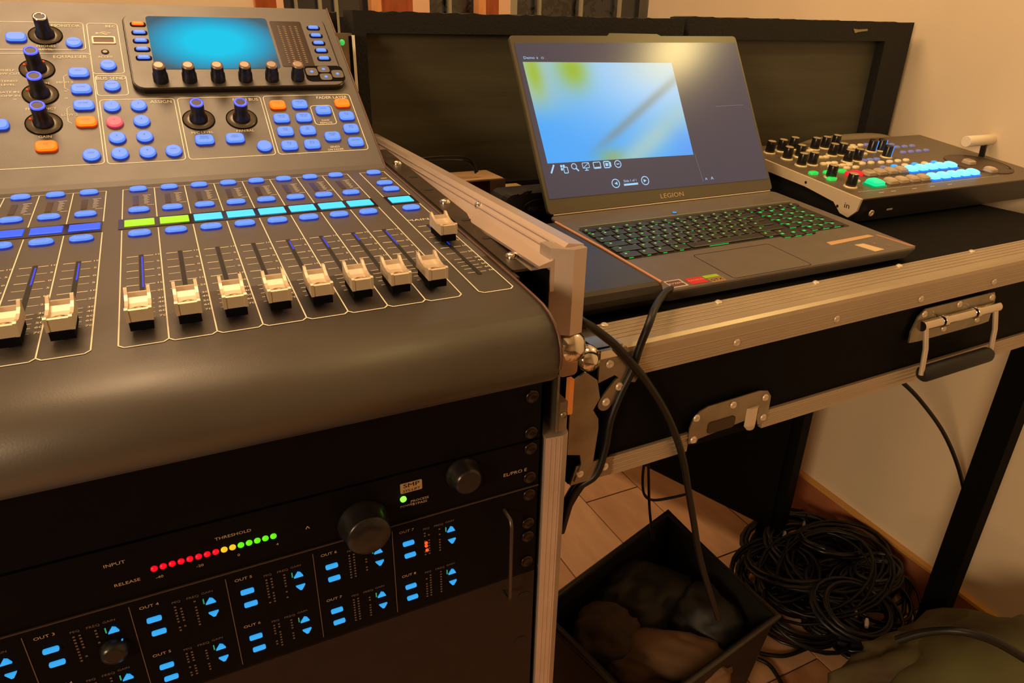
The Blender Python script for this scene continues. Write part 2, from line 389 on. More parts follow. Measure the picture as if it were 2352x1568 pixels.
# main strip
M0, M1 = 8.50*PT, 9.51*PT
for vs_, ve in ((.2235, .3082), (.0, .196)):
    line(pr, (M0, vs_+(.003 if vs_ == 0 else 0)), (M0, ve), LW, FP); line(pr, (M1, vs_+(.003 if vs_ == 0 else 0)), (M1, ve), LW, FP)
line(pr, (M0, .3082), (M1, .3082), LW, FP); outline(pr, [(M0, .003), (M0+.0028, 0), (M1-.0028, 0), (M1, .003)], LW*1.15, FP, False)
channel(8.505, .0905, None, .045, True)
for v in (.3025, .2635, .242, .183): kbtn(K_fad2 if v < .3 else K_fad, FP, 9.02*PT, v)
line(pr, (9.1*PT, .284), (9.35*PT, .284), .0012, FP)
display(8.995*PT, m_cyan, .0205); text(pr, 'MAIN', 8.86*PT, .153, .0062, FP, wide=1.3)
# dark frames that hold the displays
for a, b in ((-.10, 8.02), (8.47, 9.52), (SL-7.1, SL+.98)):
    obj('display_frame', MB().box((a*PT, .1985, .0), (b*PT, .2225, .0005), FP), mat('display_glass', (46, 36, 36), .15), con)
# ---- upper panel
def uprect(u0, w0, u1, w1): rect_outline(pr, u0*PT, w0, u1*PT, w1, .0035, LW, UP)
uprect(-.402, .0267, 2.235, .1133); uprect(2.357, .0267, 5.56, .1133); uprect(5.674, .0267, 9.354, .1133)
uprect(-.506, .1519, .62, .2315); uprect(-.445, .1195, .642, .149); uprect(-3.9, .189, -.64, .232); uprect(-3.9, .0275, -.5, .183)
uprect(7.5, .067, 8.396, .0963)
for t, u, w_, s_ in [('MONITOR', -1.27, .2265, .0058), ('EQUALISER', -1.23, .1775, .0062), ('REC', .36, .2265, .0055), ('BUS SEND', .105, .1445, .0062), ('ASSIGN', 1.75, .1085, .0062),
                   ('PHONES\nLEVEL', -2.02, .194, .0046), ('HIGH 2', -1.5, .1395, .0046), ('LOW 2', -1.45, .0935, .0046), ('GAIN', -2.29, .0655, .0046), ('FREQUENCY', -2.35, .103, .0046), ('WIDTH', -2.3, .1385, .0044), ('MAIN BUS', 4.95, .1085, .006), ('M/C LEVEL', 3.02, .0625, .0046), ('PAN/BAL', 4.63, .0625, .0046),
                   ('FADER LAYER', 8.55, .1085, .0058), ('DAW\nREMOTE', 7.96, .073, .0036), ('SENDS\nON FADER', 7.98, .033, .0036), ('ACCESS', .02, .1775, .004), ('MIN      MAX', -2.0, .1995, .0036)]:
    for i, l in enumerate(t.split('\n')): text(pr, l, u*PT, w_-i*s_*1.05, s_, UP, wide=.95)
for y0, y1 in ((.151, .1285), (.105, .082)):   # brackets joining two keys
    x = -1.4*PT; outline(pr, [(x, y0), (x-.003, y0-.003), (x-.003, y1+.003), (x, y1)], .0005, UP, False)
for i, l in enumerate(['SHELF', 'LOW CUT', '', 'STEREO', 'LEVEL', '', 'GATE IN', 'COMP IN']):
    if l: text(pr, l, -3.35*PT, .158-i*.0052, .0036, UP)
for sx in (-1, 1):
    for dy in (-.006, .004):
        line(pr, ((-2.33+sx*.88)*PT, .123+dy), ((-2.33+sx*.78)*PT, .123+dy), .0007, UP)
kbtn(K_wide, UP, -3.0*PT, .206); kbtn(K_rd, UP, -1.03*PT, .198, 'MONITOR', .0016)
kbtn(K_rd, UP, .077*PT, .163, 'ACCESS', .0016); kbtn(K_rd, UP, .108*PT, .132, 'BUS SEND', .0014)
for u, w_, t in ((-.985, .152, 'HIGH'), (-.96, .128, 'HI MID'), (-.94, .105, 'LO MID')): kbtn(K_wide, UP, u*PT, w_, t, .002)
kbtn(K_wideo, UP, -.925*PT, .082, 'LOW', .0022, 'orange lit button'); kbtn(K_wideo, UP, -2.27*PT, .052, 'EQ', .0022, 'orange lit button'); kbtn(K_rd, UP, -.88*PT, .038, 'VIEW', .0018)
kbtn(K_wide, UP, -3.72*PT, .082)
for r, w_ in enumerate((.1025, .0805, .059, .038)):
    for c in range(2):
        pk = (r == 1 and c == 0)
        kbtn(K_rdp if pk else K_rd, UP, (.0+.93*c+.015*r)*PT, w_, 'ABCDEFGH'[r*2+c] if False else str(r*2+c+1), .0026, 'pink lit round button' if pk else None)
kbtn(K_rd, UP, 1.87*PT, .038, 'VIEW', .0018)
kbtn(K_wide, UP, 3.04*PT, .051, 'MONO\nCENTRE', .0019); kbtn(K_wide, UP, 4.17*PT, .051, 'MAIN\nSTEREO', .0019); kbtn(K_rd, UP, 5.2*PT, .038)
lay = [['INPUTS\n1-8', 'INPUTS\n9-16', 'INPUTS\n17-24', 'INPUTS\n25-32'], ['AUX IN\nUSB', 'FX RET', 'BUS\n1-8', 'BUS\n9-16']]
for r, w_ in enumerate((.0975, .077, .0575, .037)):
    kbtn(K_sqo if r == 0 else K_sq, UP, 6.17*PT, w_, ('INPUTS\n1-8', 'INPUTS\n17-24', 'AUX\nUSB', 'BUS\n1-8')[r], .002, 'orange lit square button' if r == 0 else None)
    kbtn(K_sq, UP, 7.08*PT, w_, ('INPUTS\n9-16', 'INPUTS\n25-32', 'FX\nRET', 'BUS\n9-16')[r], .002)
    kbtn(K_sqo if r == 0 else K_sq, UP, 8.9*PT, w_, ('GROUP\nDCA 1-8', 'BUS\n1-8', 'BUS\n9-16', 'MATRIX')[r], .002, 'orange lit square button' if r == 0 else None)
kbtn(K_sq, UP, 7.985*PT, .087, 'DAW', .002); kbtn(K_sq, UP, 8.01*PT, .047, 'SENDS\nFLIP', .002)
# USB socket and its mark
x, y = .043*PT, .204
u_ = MB().loft([[(px, py, 0) for px, py in rrect(x, y, .0215, .0115, .0012)], [(px, py, .0008) for px, py in rrect(x, y, .0215, .0115, .0012)], [(px, py, .0008) for px, py in rrect(x, y, .0185, .0078, .0008)]], UP, 0, False, cap=False)
obj('usb_socket', u_, m_print, con); obj('usb_slot', MB().box((x-.009, y-.0037, 0), (x+.009, y+.0037, .0004), UP), mat('usb_inside', (92, 58, 44), .5), con)
line(pr, (x-.006, .2155), (x+.006, .2155), .0006, UP); text(pr, '>', x+.006, .2155, .004, UP); line(pr, (x-.003, .2155), (x, .2175), .0006, UP); line(pr, (x, .2175), (x+.003, .2175), .0006, UP)
line(pr, (x-.001, .2155), (x+.002, .2135), .0006, UP); line(pr, (x+.002, .2135), (x+.004, .2135), .0006, UP); line(pr, (x-.0065, .2155), (x-.0045, .2155), .002, UP)
obj('access_lamp', MB().lathe([(.0036, 0), (.0036, .0006), (.002, .0008)], 14, TZ(UP, .03*PT, .1855)), mat('unlit_lamp', (60, 50, 40), .2), con)
# encoders with lit rings
m_dish = mat('clear_dish', (98, 90, 74), .3)
dish_me = MB().lathe([(.0145, 0), (.0145, .0006), (.0080, .0007)], 32).lathe([(.0152, 0), (.0152, .0008), (.0145, .0010), (.0145, .0005)], 32, None, 1, cap=False).mesh('knob_dish', [m_dish, m_vdark])
kb_ = MB(); kb_.lathe([(.0086, .001), (.0084, .004), (.0068, .006), (.0064, .0115), (.0064, .0165)], 24, None, 0)
kb_.lathe([(.0064, .0165), (.0064, .0200), (.0060, .0212), (.0054, .0214)], 24, None, 1); knob_me = kb_.mesh('knob', [m_knob, m_smoke])
ring_me = MB().lathe([(.0064, .0208), (.0062, .0216), (.0044, .0218), (.0042, .0212)], 24, cap=False).mesh('light_ring', [m_ring])
ringc_me = MB().lathe([(.0064, .0208), (.0062, .0216), (.0044, .0218), (.0042, .0212)], 24, cap=False).mesh('clear_ring', [m_chrome])
dot_me = MB().lathe([(.0011, 0), (.0011, .0005), (.0004, .0008)], 8).mesh('ring_lamp', [mat('lit_red_orange', (255, 60, 10), .4, emit=1.2)])
capd_me = MB().lathe([(.0044, .0205), (.0042, .0212), (.002, .0213)], 20).mesh('knob_top', [mat('knob_top_dark', (40, 36, 44), .5, spec=.2)])
def encoder(u, w_, lit=True, dots=()):
    M = TZ(UP, u*PT, w_); k = put('knob', knob_me, M, con)
    put('light_ring' if lit else 'clear_ring', ring_me if lit else ringc_me, M, k); put('knob_top', capd_me, M, k); put('knob_dish', dish_me, M, k)
    for a in dots: put('ring_lamp', dot_me, M @ Matrix.Rotation(rad(a), 4, 'Z') @ Matrix.Translation((.0118, 0, .0012)), k)
encoder(-2.38, .1592, True, (150, 60)); encoder(-2.334, .1232, True, (150,)); encoder(-2.30, .083, True, (150,))
encoder(2.99, .081); encoder(4.61, .080); encoder(-2.005, .211, False)
obj('printed_marks', pr, m_print, con, kind='stuff'); obj('key_lettering', legend, m_keytext, con, kind='stuff')
# ---- display bezel
bz = MB(); B0, B1, BW0, BW1 = .87*PT, 9.3*PT, .1215, .2405
bz.loft([[(x, y, z) for x, y in rrect((B0+B1)/2, (BW0+BW1)/2, B1-B0+a, BW1-BW0+a, .012+a/2, 6)] for a, z in ((.0022, -.001), (.0022, .0035), (0, .0055), (-.0028, .0062))], UP, 0)
bz.f.pop(); bz.mi.pop(); bz.sm.pop()
bezel = obj('display_bezel', MB().loft([[(x, y, z) for x, y in rrect((B0+B1)/2, (BW0+BW1)/2, B1-B0+a, BW1-BW0+a, .012+a/2, 6)] for a, z in ((.0016, -.001), (.0016, .0048), (0, .0054))], UP, 0), mat('bezel_edge_shade', (28, 22, 18), .3), con)  # sides coloured dark: shading of the raised edge put into the colour
BZ = TZ(UP, 0, 0, .0054)
obj('bezel_face', MB().loft([[(x, y, z) for x, y in rrect((B0+B1)/2, (BW0+BW1)/2, B1-B0+a, BW1-BW0+a, .012+a/2, 6)] for a, z in ((-.001, 0), (-.001, .0005), (-.002, .0009))], BZ), m_body, bezel)
BF = TZ(BZ, 0, 0, .0009)
# lcd
m_lcd = bpy.data.materials.new('lcd_cyan'); m_lcd.use_nodes = True; nt = m_lcd.node_tree; bs = nt.nodes['Principled BSDF']
tc = nt.nodes.new('ShaderNodeTexCoord'); mp = nt.nodes.new('ShaderNodeMapping'); gr = nt.nodes.new('ShaderNodeTexGradient'); gr.gradient_type = 'SPHERICAL'; rp = nt.nodes.new('ShaderNodeValToRGB')
LX0, LX1, LW0, LW1 = 1.75*PT, 6.72*PT, .150, .236
mp.inputs['Location'].default_value = (0, -.0, 0); mp.inputs['Scale'].default_value = (13.5, 19, 1)
nt.links.new(tc.outputs['Object'], mp.inputs[0]); nt.links.new(mp.outputs[0], gr.inputs[0]); nt.links.new(gr.outputs[0], rp.inputs[0])
rp.color_ramp.elements[0].position = .0; rp.color_ramp.elements[0].color = (*lin((74, 98, 108)), 1); rp.color_ramp.elements[1].position = .62; rp.color_ramp.elements[1].color = (*lin((14, 204, 240)), 1)
e_ = rp.color_ramp.elements.new(.3); e_.color = (*lin((40, 160, 200)), 1)
nt.links.new(rp.outputs[0], bs.inputs['Emission Color']); bs.inputs['Emission Strength'].default_value = .95; bs.inputs['Base Color'].default_value = (.01, .01, .01, 1); bs.inputs['Roughness'].default_value = .6; bs.inputs['Specular IOR Level'].default_value = .0
cxl, cyl = (LX0+LX1)/2, (LW0+LW1)/2
lcdm = MB(); lcdm.prism(rrect(0, 0, LX1-LX0, LW1-LW0, .004), 0, .0006)
put('lcd_screen', lcdm.mesh('lcd_screen', [m_lcd]), TZ(BF, cxl, cyl), con)
obj('meter_window', MB().prism(rrect((6.83+8.22)/2*PT, .192, (8.22-6.83)*PT, .079, .002), -.0002, .0004, BF), mat('window_brown', (50, 34, 26), .25), con)
md = MB()
for c in range(4):
    for i in range(20):
        x = (7.15+c*.26)*PT; y = .222-i*.0033; md.box((x-.0007*(1+(c % 2)), y-.0006, .0004), (x+.0012, y+.0006, .0006), BF)
obj('meter_dots', md, mat('meter_dots_grey', (140, 118, 92), .4), con, kind='stuff')
for i, w_ in enumerate((.2205, .2065, .193, .1795, .166)):
    put('button', K_sm, TZ(BF, 8.73*PT, w_), con); k = (K_smo if i == 0 else K_sm)
    o = put('button', k, TZ(BF, 1.42*PT, w_+.002), con, 'orange lit button' if i == 0 else None)
for i, w_ in enumerate((.2205, .2065, .193, .1795, .166)):
    for u, dw in ((8.73, 0), (1.42, .002)): obj('button_well', MB().prism(rrect(u*PT, w_+dw-.0006, .0152, .0076, .003), 0, .0004, BF), m_vdark, con)
for dx, dy, pl in ((-.55, .002, 1), (.0, .006, 0), (.55, -.002, 1), (0, -.0065, 0)):
    cx, cy = (8.53+dx)*PT, .1405+dy
    p = rrect(cx, cy, .0125 if pl else .0128, .0125 if pl else .0105, .003)
    a = obj('arrow_button', MB().prism(p, 0, .0012, BF), m_body, con); g = MB(); g.lathe([(.0019, .0012), (.0017, .0016)], 12, TZ(BF, cx, cy)); obj('arrow_lamp', g, m_blue, a)
obj('arrow_well', MB().prism(rrect(8.53*PT, .1405, .0425, .0255, .006), 0, .0004, BF), m_vdark, con)
en = MB(); en.lathe([(.0072, 0), (.0070, .0075), (.0062, .0085), (.0060, .0165)], 22, None, 0); en.lathe([(.0060, .0165), (.0056, .0180), (.004, .0184)], 22, None, 1)
enc_me = en.mesh('soft_knob', [m_knob, mat('knob_cap_bronze', (150, 132, 118), .4, .5)])
for u in (1.9, 2.97, 4.06, 5.14, 6.22, 7.3): put('soft_knob', enc_me, TZ(BF, u*PT, .1335), con)

# ================================================================ RACK CASE around the console
rk = thing('rack_case', (0, .3, -.9), 'black rack flight case with aluminium edges holding the console', 'flight case')
m_alu_s = mat('case_edge_aluminium', (206, 190, 178), .40, .6, noise=.06, nscale=20, stretch=(1, .3, 1))
for sx in (1, -1):
    S = Matrix.Scale(sx, 4, (1, 0, 0))
    side = MB().box((.284, .03, -.88), (.294, .60, .008), S); obj('side_panel', side, m_laminate, rk)
    # sloped top edge section, runs back along the side
    ex = MB(); sec = [(.2985, .0205), (.2855, .0225), (.2735, .0115), (.2625, .0085), (.2625, .0065), (.2720, .0065), (.2720, -.012), (.2985, -.012)]
    ex.loft([[(x, y, z+(y-.01)*.008) for x, z in sec] for y in (.012, .60)], S); 
    for a in (.33, .66):
        x, z = .2855+(.2735-.2855)*a, .0225+(.0115-.0225)*a
        ex.tube([tuple(S @ Vector((x, y, z+.0003+(y-.01)*.008))) for y in (.024, .60)], .0009, 6)
    obj('top_edge', ex, m_alu_s, rk)
    po = MB(); secp = [(.2975, .006), (.2860, .004), (.2725, .014), (.2725, .03), (.2975, .03)]
    po.loft([[(x, y, z) for x, y in secp] for z in (-.046, .020)], S); 
    obj('front_post', po, m_alu_s, rk)
    rv = MB().lathe([(.0032, 0), (.0030, .0012), (.0018, .0022), (.0006, .0024)], 12, S @ TZ(frame((.2785, .158, .0175), (0, 1, 0), (-.67, 0, -.74)), 0, 0, 0)); obj('rivet', rv, m_chrome, rk)
    lo = MB(); secl = [(.2725, .0085), (.2870, .0065), (.2935, .010), (.2960, .018), (.2960, .04), (.2725, .04)]
    lo.loft([[(x, y, z) for x, y in secl] for z in (-.90, -.1345)], S)
    for x in (.2765, .2805, .2845): lo.tube([tuple(S @ Vector((x, .0085-(x-.2725)*.138-.0002, z))) for z in (-.9, -.136)], .0005, 5)
    obj('front_edge', lo, m_alu_s, rk)
    # corner ball with flanges
    bl = MB(); bl.lathe([(.0005, -.0135), (.007, -.0118), (.0118, -.0068), (.0135, 0), (.0118, .0068), (.007, .0118), (.0005, .0135)], 18, S @ Matrix.Translation((.2905, .012, -.0585)))
    bl.prism(rrect(.286, -.066, .016, .026, .004), -.002, .0, S @ frame((0, .003, 0), (1, 0, 0), (0, 0, 1)))
    obj('corner_ball', bl, m_chrome, rk)
    # open gap with bracket between top frame and lower case
    obj('gap_plate', MB().box((.2815, .010, -.132), (.2835, .05, -.070), S), m_steel, rk)
    obj('reflection_strip', MB().box((.2905, .007, -.1165), (.2945, .012, -.0855), S), mat('reflection_copper', (220, 140, 74), .45, .2), rk)  # copper tone imitates a warm reflection in the gap
    br = MB().box((.2835, .008, -.1305), (.2905, .03, -.1045), S); br.lathe([(.003, 0), (.0028, .001), (.001, .0015)], 12, S @ frame((.287, .008, -.116), (1, 0, 0), (0, 0, 1))); obj('bracket', br, m_steel, rk)
    # rack rails
    ra = MB().box((.247, .013, -.88), (.2715, .016, -.066), S); ra.box((.2695, .013, -.88), (.2715, .05, .004), S); rail = obj('rack_rail', ra, m_vdark, rk)
    for i in range(20):
        h_ = MB().lathe([(.0038, 0), (.0037, .0003), (.0028, .0004)], 12, S @ frame((.2575, .013, -.092-i*.0222), (1, 0, 0), (0, 0, 1))); 
        if i > 8: obj('rail_hole', h_, m_slot, rail)
    # console ear strip with dome screws
    er = MB(); er.prism(rrect((10.02+10.73)/2*PT, .215, .0178, .372, .002), -.0022, -.0002, S @ FP); er.box((.2445, .02, -.004), (.2515, .42, -.002), S @ FP)
    ear = obj('mounting_ear', er, mat('ear_black_paint', (66, 58, 50), .38, .3, noise=.1), con)
    for v in (.053, .193, .336):
        d_ = MB().lathe([(.0050, -.0002), (.0050, .0006), (.0040, .0022), (.0022, .0032), (.0006, .0034)], 18, S @ TZ(FP, 10.43*PT, v)); obj('dome_screw', d_, m_chrome, ear)
    for v in (.096, .142, .235, .281):
        obj('ear_hole', MB().prism(rrect(10.42*PT, v, .0088, .0050, .0024), -.0003, .0001, S @ FP), m_slot, ear)
    obj('rail_shelf', MB().box((.2625, .024, .0015), (.2705, .075, .0035), S), m_alu_s, rk)
obj('back_panel', MB().box((-.294, .59, -.88), (.294, .60, -.02)), m_laminate, rk)
obj('bottom_panel', MB().box((-.294, .03, -.90), (.294, .60, -.88)), m_laminate, rk)
obj('rack_foot', MB().box((-.29, .05, ZF), (-.25, .58, -.9)), m_rubber, rk); obj('rack_foot', MB().box((.25, .05, ZF), (.29, .58, -.9)), m_rubber, rk)
# rack gear
screw_mb = MB(); screw_mb.lathe([(.0056, 0), (.0056, .0008), (.0042, .0016), (.0040, .0010), (.0015, .0010)], 16, frame((0, 0, 0), (1, 0, 0), (0, 0, 1))); screw_me = screw_mb.mesh('rack_screw', [mat('black_screw', (58, 52, 50), .25, .9)])
m_gear = mat('gear_black', (9, 7, 8), .55, noise=.1, spec=.08)
m_glab = mat('gear_grey_print', (190, 165, 130), .5)
m_glab2 = mat('gear_dim_print', (110, 90, 76), .5)
GX = frame((0, .008, 0), (1, 0, 0), (0, 0, 1))     # gear front: x right, y up, z out to the front
def gear(name, z0, z1, label, cat, m=m_gear, ex=.2665, depth=.25):
    t = thing(name, (0, .12, z0), label, cat)
    obj('front_panel', MB().box((-ex, .0082, z0+.0008), (ex, .0128, z1-.0008)), m, t)
    obj('chassis', MB().box((-.22, .0128, z0+.002), (.22, depth, z1-.002)), m_vdark, t); return t
bp_ = gear('rack_blank_panel', -.1320, -.0615, 'plain black blank panel under the console lip', 'rack panel')
cp = gear('compressor_unit', -.1766, -.1325, 'black rack processor with red to green lamp row and big knob', 'audio processor')
xo = gear('crossover_unit', -.2655, -.1768, 'black rack unit with blocks of small blue lit keys', 'audio processor')
dr = gear('rack_drawer_panel', -.4430, -.2663, 'brownish blank drawer front low in the rack', 'rack panel', mat('brown_black_paint', (42, 30, 26), .6, noise=.08, spec=.2))
d2 = gear('rack_lower_panel', -.86, -.4435, 'black blank panel at the very bottom of the rack', 'rack panel')
for t, zs in ((bp_, (-.093, -.125)), (cp, (-.1395, -.167)), (xo, (-.184, -.213, -.227, -.254)), (dr, ())):
    for z in zs:
        for sx in (1, -1): put('rack_screw', screw_me, Matrix.Translation((sx*.2585, .008, z)), t)
for x, z in ((.257, -.292), (.255, -.345), (-.257, -.292)): obj('panel_hole', MB().prism(rrect(x, z, .0105, .0075, .0037), -.0001, .0004, GX), m_slot, dr)
obj('lip_screw', MB().lathe([(.0056, 0), (.0056, .0012), (.003, .002)], 18, frame((.2175, .006, -.0735), (1, 0, 0), (0, 0, 1))).lathe([(.003, 0), (.003, .0024)], 6, frame((.2175, .006, -.0735), (1, 0, 0), (0, 0, 1))), mat('brass_screw', (150, 100, 60), .35, .7), bp_)
led = {k: MB().lathe([(.0021, 0), (.0021, .0008), (.0012, .0016), (.0003, .0018)], 12).mesh('level_lamp', [mat('lamp_'+k, c, .4, emit=1.1)]) for k, c in (('red', (235, 0, 30)), ('amber', (235, 185, 30)), ('green', (95, 225, 20)))}
for i in range(15):
    k = 'red' if i < 8 else 'amber' if i < 10 else 'green'
    put('level_lamp', led[k], TZ(GX, -.0108+i*.00522, -.1563), cp, k+' lamp')
gp = MB()
text(gp, 'THRESHOLD', .038, -.1465, .0032, GX); text(gp, 'INPUT', -.031, -.145, .0034, GX); text(gp, 'RELEASE', -.027, -.1615, .0032, GX); text(gp, 'EL/PRO E', .2455, -.1585, .0042, GX)
for x, t in ((-.009, '-40'), (.015, '-20'), (.039, '0'), (.064, '4')): text(gp, t, x, -.164, .0028, GX)
text(gp, 'POWER', .157, -.1615, .0026, GX); text(gp, 'PROCESS', .1665, -.159, .0028, GX); text(gp, 'BYPASS', .1665, -.162, .0028, GX); text(gp, '^', .085, -.158, .006, GX)
obj('front_print', gp, m_glab, cp, kind='stuff')
lb = obj('name_plate', MB().prism(rrect(.1605, -.1455, .0165, .0085, .0008), 0, .0006, GX), mat('plate_cream', (168, 140, 100), .5), cp)
tx = MB(); text(tx, 'SMP', .1605, -.1437, .0048, GX, .0008, wide=1.5); text(tx, 'SYS-LIFT', .1605, -.1480, .0030, GX, .0008, wide=1.2); obj('name_lettering', tx, m_vdark, lb)
obj('power_lamp', MB().lathe([(.0024, 0), (.0024, .001), (.0012, .002)], 14, TZ(GX, .154, -.1548)), mat('lamp_bright_green', (120, 255, 60), .4, emit=2.2), cp)
bk = MB().lathe([(.0185, 0), (.0185, .002), (.0160, .0045), (.0158, .016), (.0145, .0178), (.005, .0180)], 32, TZ(GX, .1235, -.1655)); obj('big_knob', bk, m_knob, cp)
obj('small_knob', MB().lathe([(.0135, 0), (.0130, .002), (.0110, .004), (.0108, .012), (.009, .0135)], 24, TZ(GX, .201, -.146)), m_knob, cp)
obj('panel_seam', MB().box((-.2, -.1766, 0), (.2665, -.1758, .0012), GX), mat('seam_grey', (66, 54, 48), .4), xo)
m_cy2 = mat('lit_sky_key', (45, 165, 240), .4, emit=.95)
kk = MB().prism(rrect(0, 0, .0088, .0036, .0012), 0, .0014).mesh('key', [m_cy2]); kup = MB().prism([(-.0032, -.0022), (.0032, -.0022), (.0016, .0012), (-.0002, .0022)], 0, .0014).mesh('up_key', [m_cy2])
kdn = MB().prism([(-.0032, .0018), (.0032, .0018), (.0008, -.0022), (-.0006, -.0022)], 0, .0014).mesh('down_key', [m_cy2])
gp = MB(); gd = MB(); go = MB(); gg = MB()
for c in range(-3, 4):
    for r, z in enumerate((-.1965, -.2395)):
        x = -.018+.058*c
        put('key', kk, TZ(GX, x, z), xo); put('key', kk, TZ(GX, x+.0008, z-.0118), xo); put('up_key', kup, TZ(GX, x+.0345, z+.0017), xo); put('down_key', kdn, TZ(GX, x+.035, z-.0103), xo)
        text(gp, 'OUT %d' % (c+r+4), x-.001, z+.0115, .0032, GX); text(gd, 'FREQ', x+.0245, z+.0085, .0026, GX); text(gd, 'PEQ', x+.0145, z+.0085, .0024, GX); text(gd, 'GAIN', x+.0335, z+.009, .0024, GX)
        obj('side_lamp', MB().box((x+.0300, z+.0002, 0), (x+.0307, z+.0042, .0006), GX), mat('lamp_teal', (60, 210, 150), .4, emit=.4), xo)
        for i in range(9):
            for dx in (.0125, .0158, .0245):
                if random.random() < .8: gd.box((x+dx, z+.004-i*.0026, 0), (x+dx+.0013, z+.0050-i*.0026, .0004), GX)
    line(gd, (-.030+.058*c, -.181), (-.030+.058*c, -.262), .0005, GX)
obj('front_print', gp, m_glab, xo, kind='stuff'); obj('dim_print', gd, m_glab2, xo, kind='stuff')
oled = MB().lathe([(.0013, 0), (.0013, .0008), (.0005, .0012)], 10).mesh('orange_lamp', [mat('lamp_orange', (255, 84, 20), .4, emit=1.2)])
for x, z in ((.170, -.2045), (.1705, -.2088), (.170, -.2015)): put('orange_lamp', oled, TZ(GX, x, z), xo)
hd = MB(); hd.tube([(.2365, .008, -.192), (.2365, -.004, -.194), (.2365, -.006, -.2), (.2365, -.006, -.272), (.2365, -.004, -.277), (.2365, .008, -.279)], .0016, 8); obj('rack_handle', hd, mat('dull_steel', (90, 80, 72), .35, .8), xo)
obj('round_knob', MB().lathe([(.0085, 0), (.0075, .006), (.005, .007)], 20, TZ(GX, -.044-.058*0, -.2115)), m_knob, xo)

# ================================================================ CASE TABLE
yw = math.atan2(.0127, .581)
TF = frame((.3517, .0297, -.080), (math.cos(yw), math.sin(yw), 0), (0, 0, 1))     # x along the front, y up, z out to the front
TT = TF @ Matrix.Rotation(-math.pi/2, 4, 'X')   # x along, y back, z up
tb = thing('case_table', TF @ Vector((.4, -.87, -.25)), 'black flight case desk with aluminium edging and spring handle carrying the laptop', 'table')
TL, TR = -.044, .830
obj('case_body', MB().box((TL+.002, .002, -.125), (TR, .53, -.0015), TT), m_laminate, tb)
def extr(name, x0, x1, pts, grooves, m=m_alu_w):
    e = MB(); e.loft([[(x, y, z) for y, z in pts] for x in (x0, x1)], TT)
    for gy, gz in grooves: e.tube([tuple(TT @ Vector((x0+.001, gy, gz))), tuple(TT @ Vector((x1-.001, gy, gz)))], .0009, 6)
    return obj(name, e, m, tb)
extr('front_top_edge', .003, TR, [(.047, -.002), (.047, .0015), (.004, .0015), (.0, -.0005), (-.0012, -.004), (-.0012, -.0285), (.002, -.0285), (.002, -.002)],
     [(.036, .0015), (.030, .0015), (.023, .0015), (.016, .0015), (.043, .0015), (-.0012, -.0125), (-.0012, -.0185), (-.0012, -.0245)])
lowp = lambda: [(-.0015, -.1265), (-.0015, -.1065), (.002, -.1065), (.002, -.1245), (.03, -.1245), (.03, -.1265)]
lg = [(-.0015, -.1105), (-.0015, -.1155), (-.0015, -.1205)]
extr('lower_edge', .0, .089, lowp(), lg); extr('lower_edge', .186, TR, lowp(), lg)
rv = MB(); rv.lathe([(.0040, 0), (.0038, .0008), (.0024, .0022), (.0018, .0016), (.0004, .0016)], 14); riv_me = rv.mesh('rivet', [m_nickel])
for x in (.0125+.0, .145, .279, .413, .548, .682): put('rivet', riv_me, TT @ Matrix.Translation((x, .0425, .0016)), tb)
for x in (.131, .264, .396, .529, .662): put('rivet', riv_me, TF @ Matrix.Translation((x, -.0195, .0014)), tb)
ep = MB(); ep.prism([(-.043, -.1225), (-.038, -.104), (.0, -.104), (.0, -.1235)], .0018, .0035, TF); obj('end_plate', ep, m_steel, tb)
for x, y in ((-.008, -.113), (-.034, -.1125)): put('rivet', riv_me, TF @ Matrix.Translation((x, y, .0036)), tb)
# recessed latch
lt = MB(); pts = [(.088, -.117), (.087, -.100), (.090, -.090), (.097, -.0835), (.107, -.0805), (.172, -.0790), (.183, -.0815), (.189, -.089), (.1895, -.0985), (.190, -.1185), (.178, -.1195), (.175, -.112), (.175, -.0985), (.160, -.0960), (.158, -.1095), (.100, -.1145), (.098, -.1185)]
lt.prism(pts, .0018, .0032, TF); la = obj('latch_plate', lt, m_steel, tb)
hk = MB(); hk.loft([[(.1585+a, -.096, z0) for a, z0 in ((0, .0032), (.004, .0058), (.012, .0058), (.016, .0032))], [(.1585+a, -.116, z0) for a, z0 in ((0, .0032), (.004, .0062), (.012, .0062), (.016, .0032))], [(.1640+a, -.122, z0) for a, z0 in ((0, .0032), (.002, .005), (.006, .005), (.010, .0032))]], TF); obj('latch_hook', hk, m_nickel, la)
obj('latch_cup', MB().prism(rrect(.127, -.1055, .034, .0125, .003), .0032, .0042, TF), mat('cup_brown', (70, 60, 44), .4, .6), la)
for x, y in ((.0935, -.0895), (.1385, -.0865), (.181, -.0885), (.0935, -.1135), (.1835, -.112)): put('rivet', riv_me, TF @ Matrix.Translation((x, y, .0034)), la)
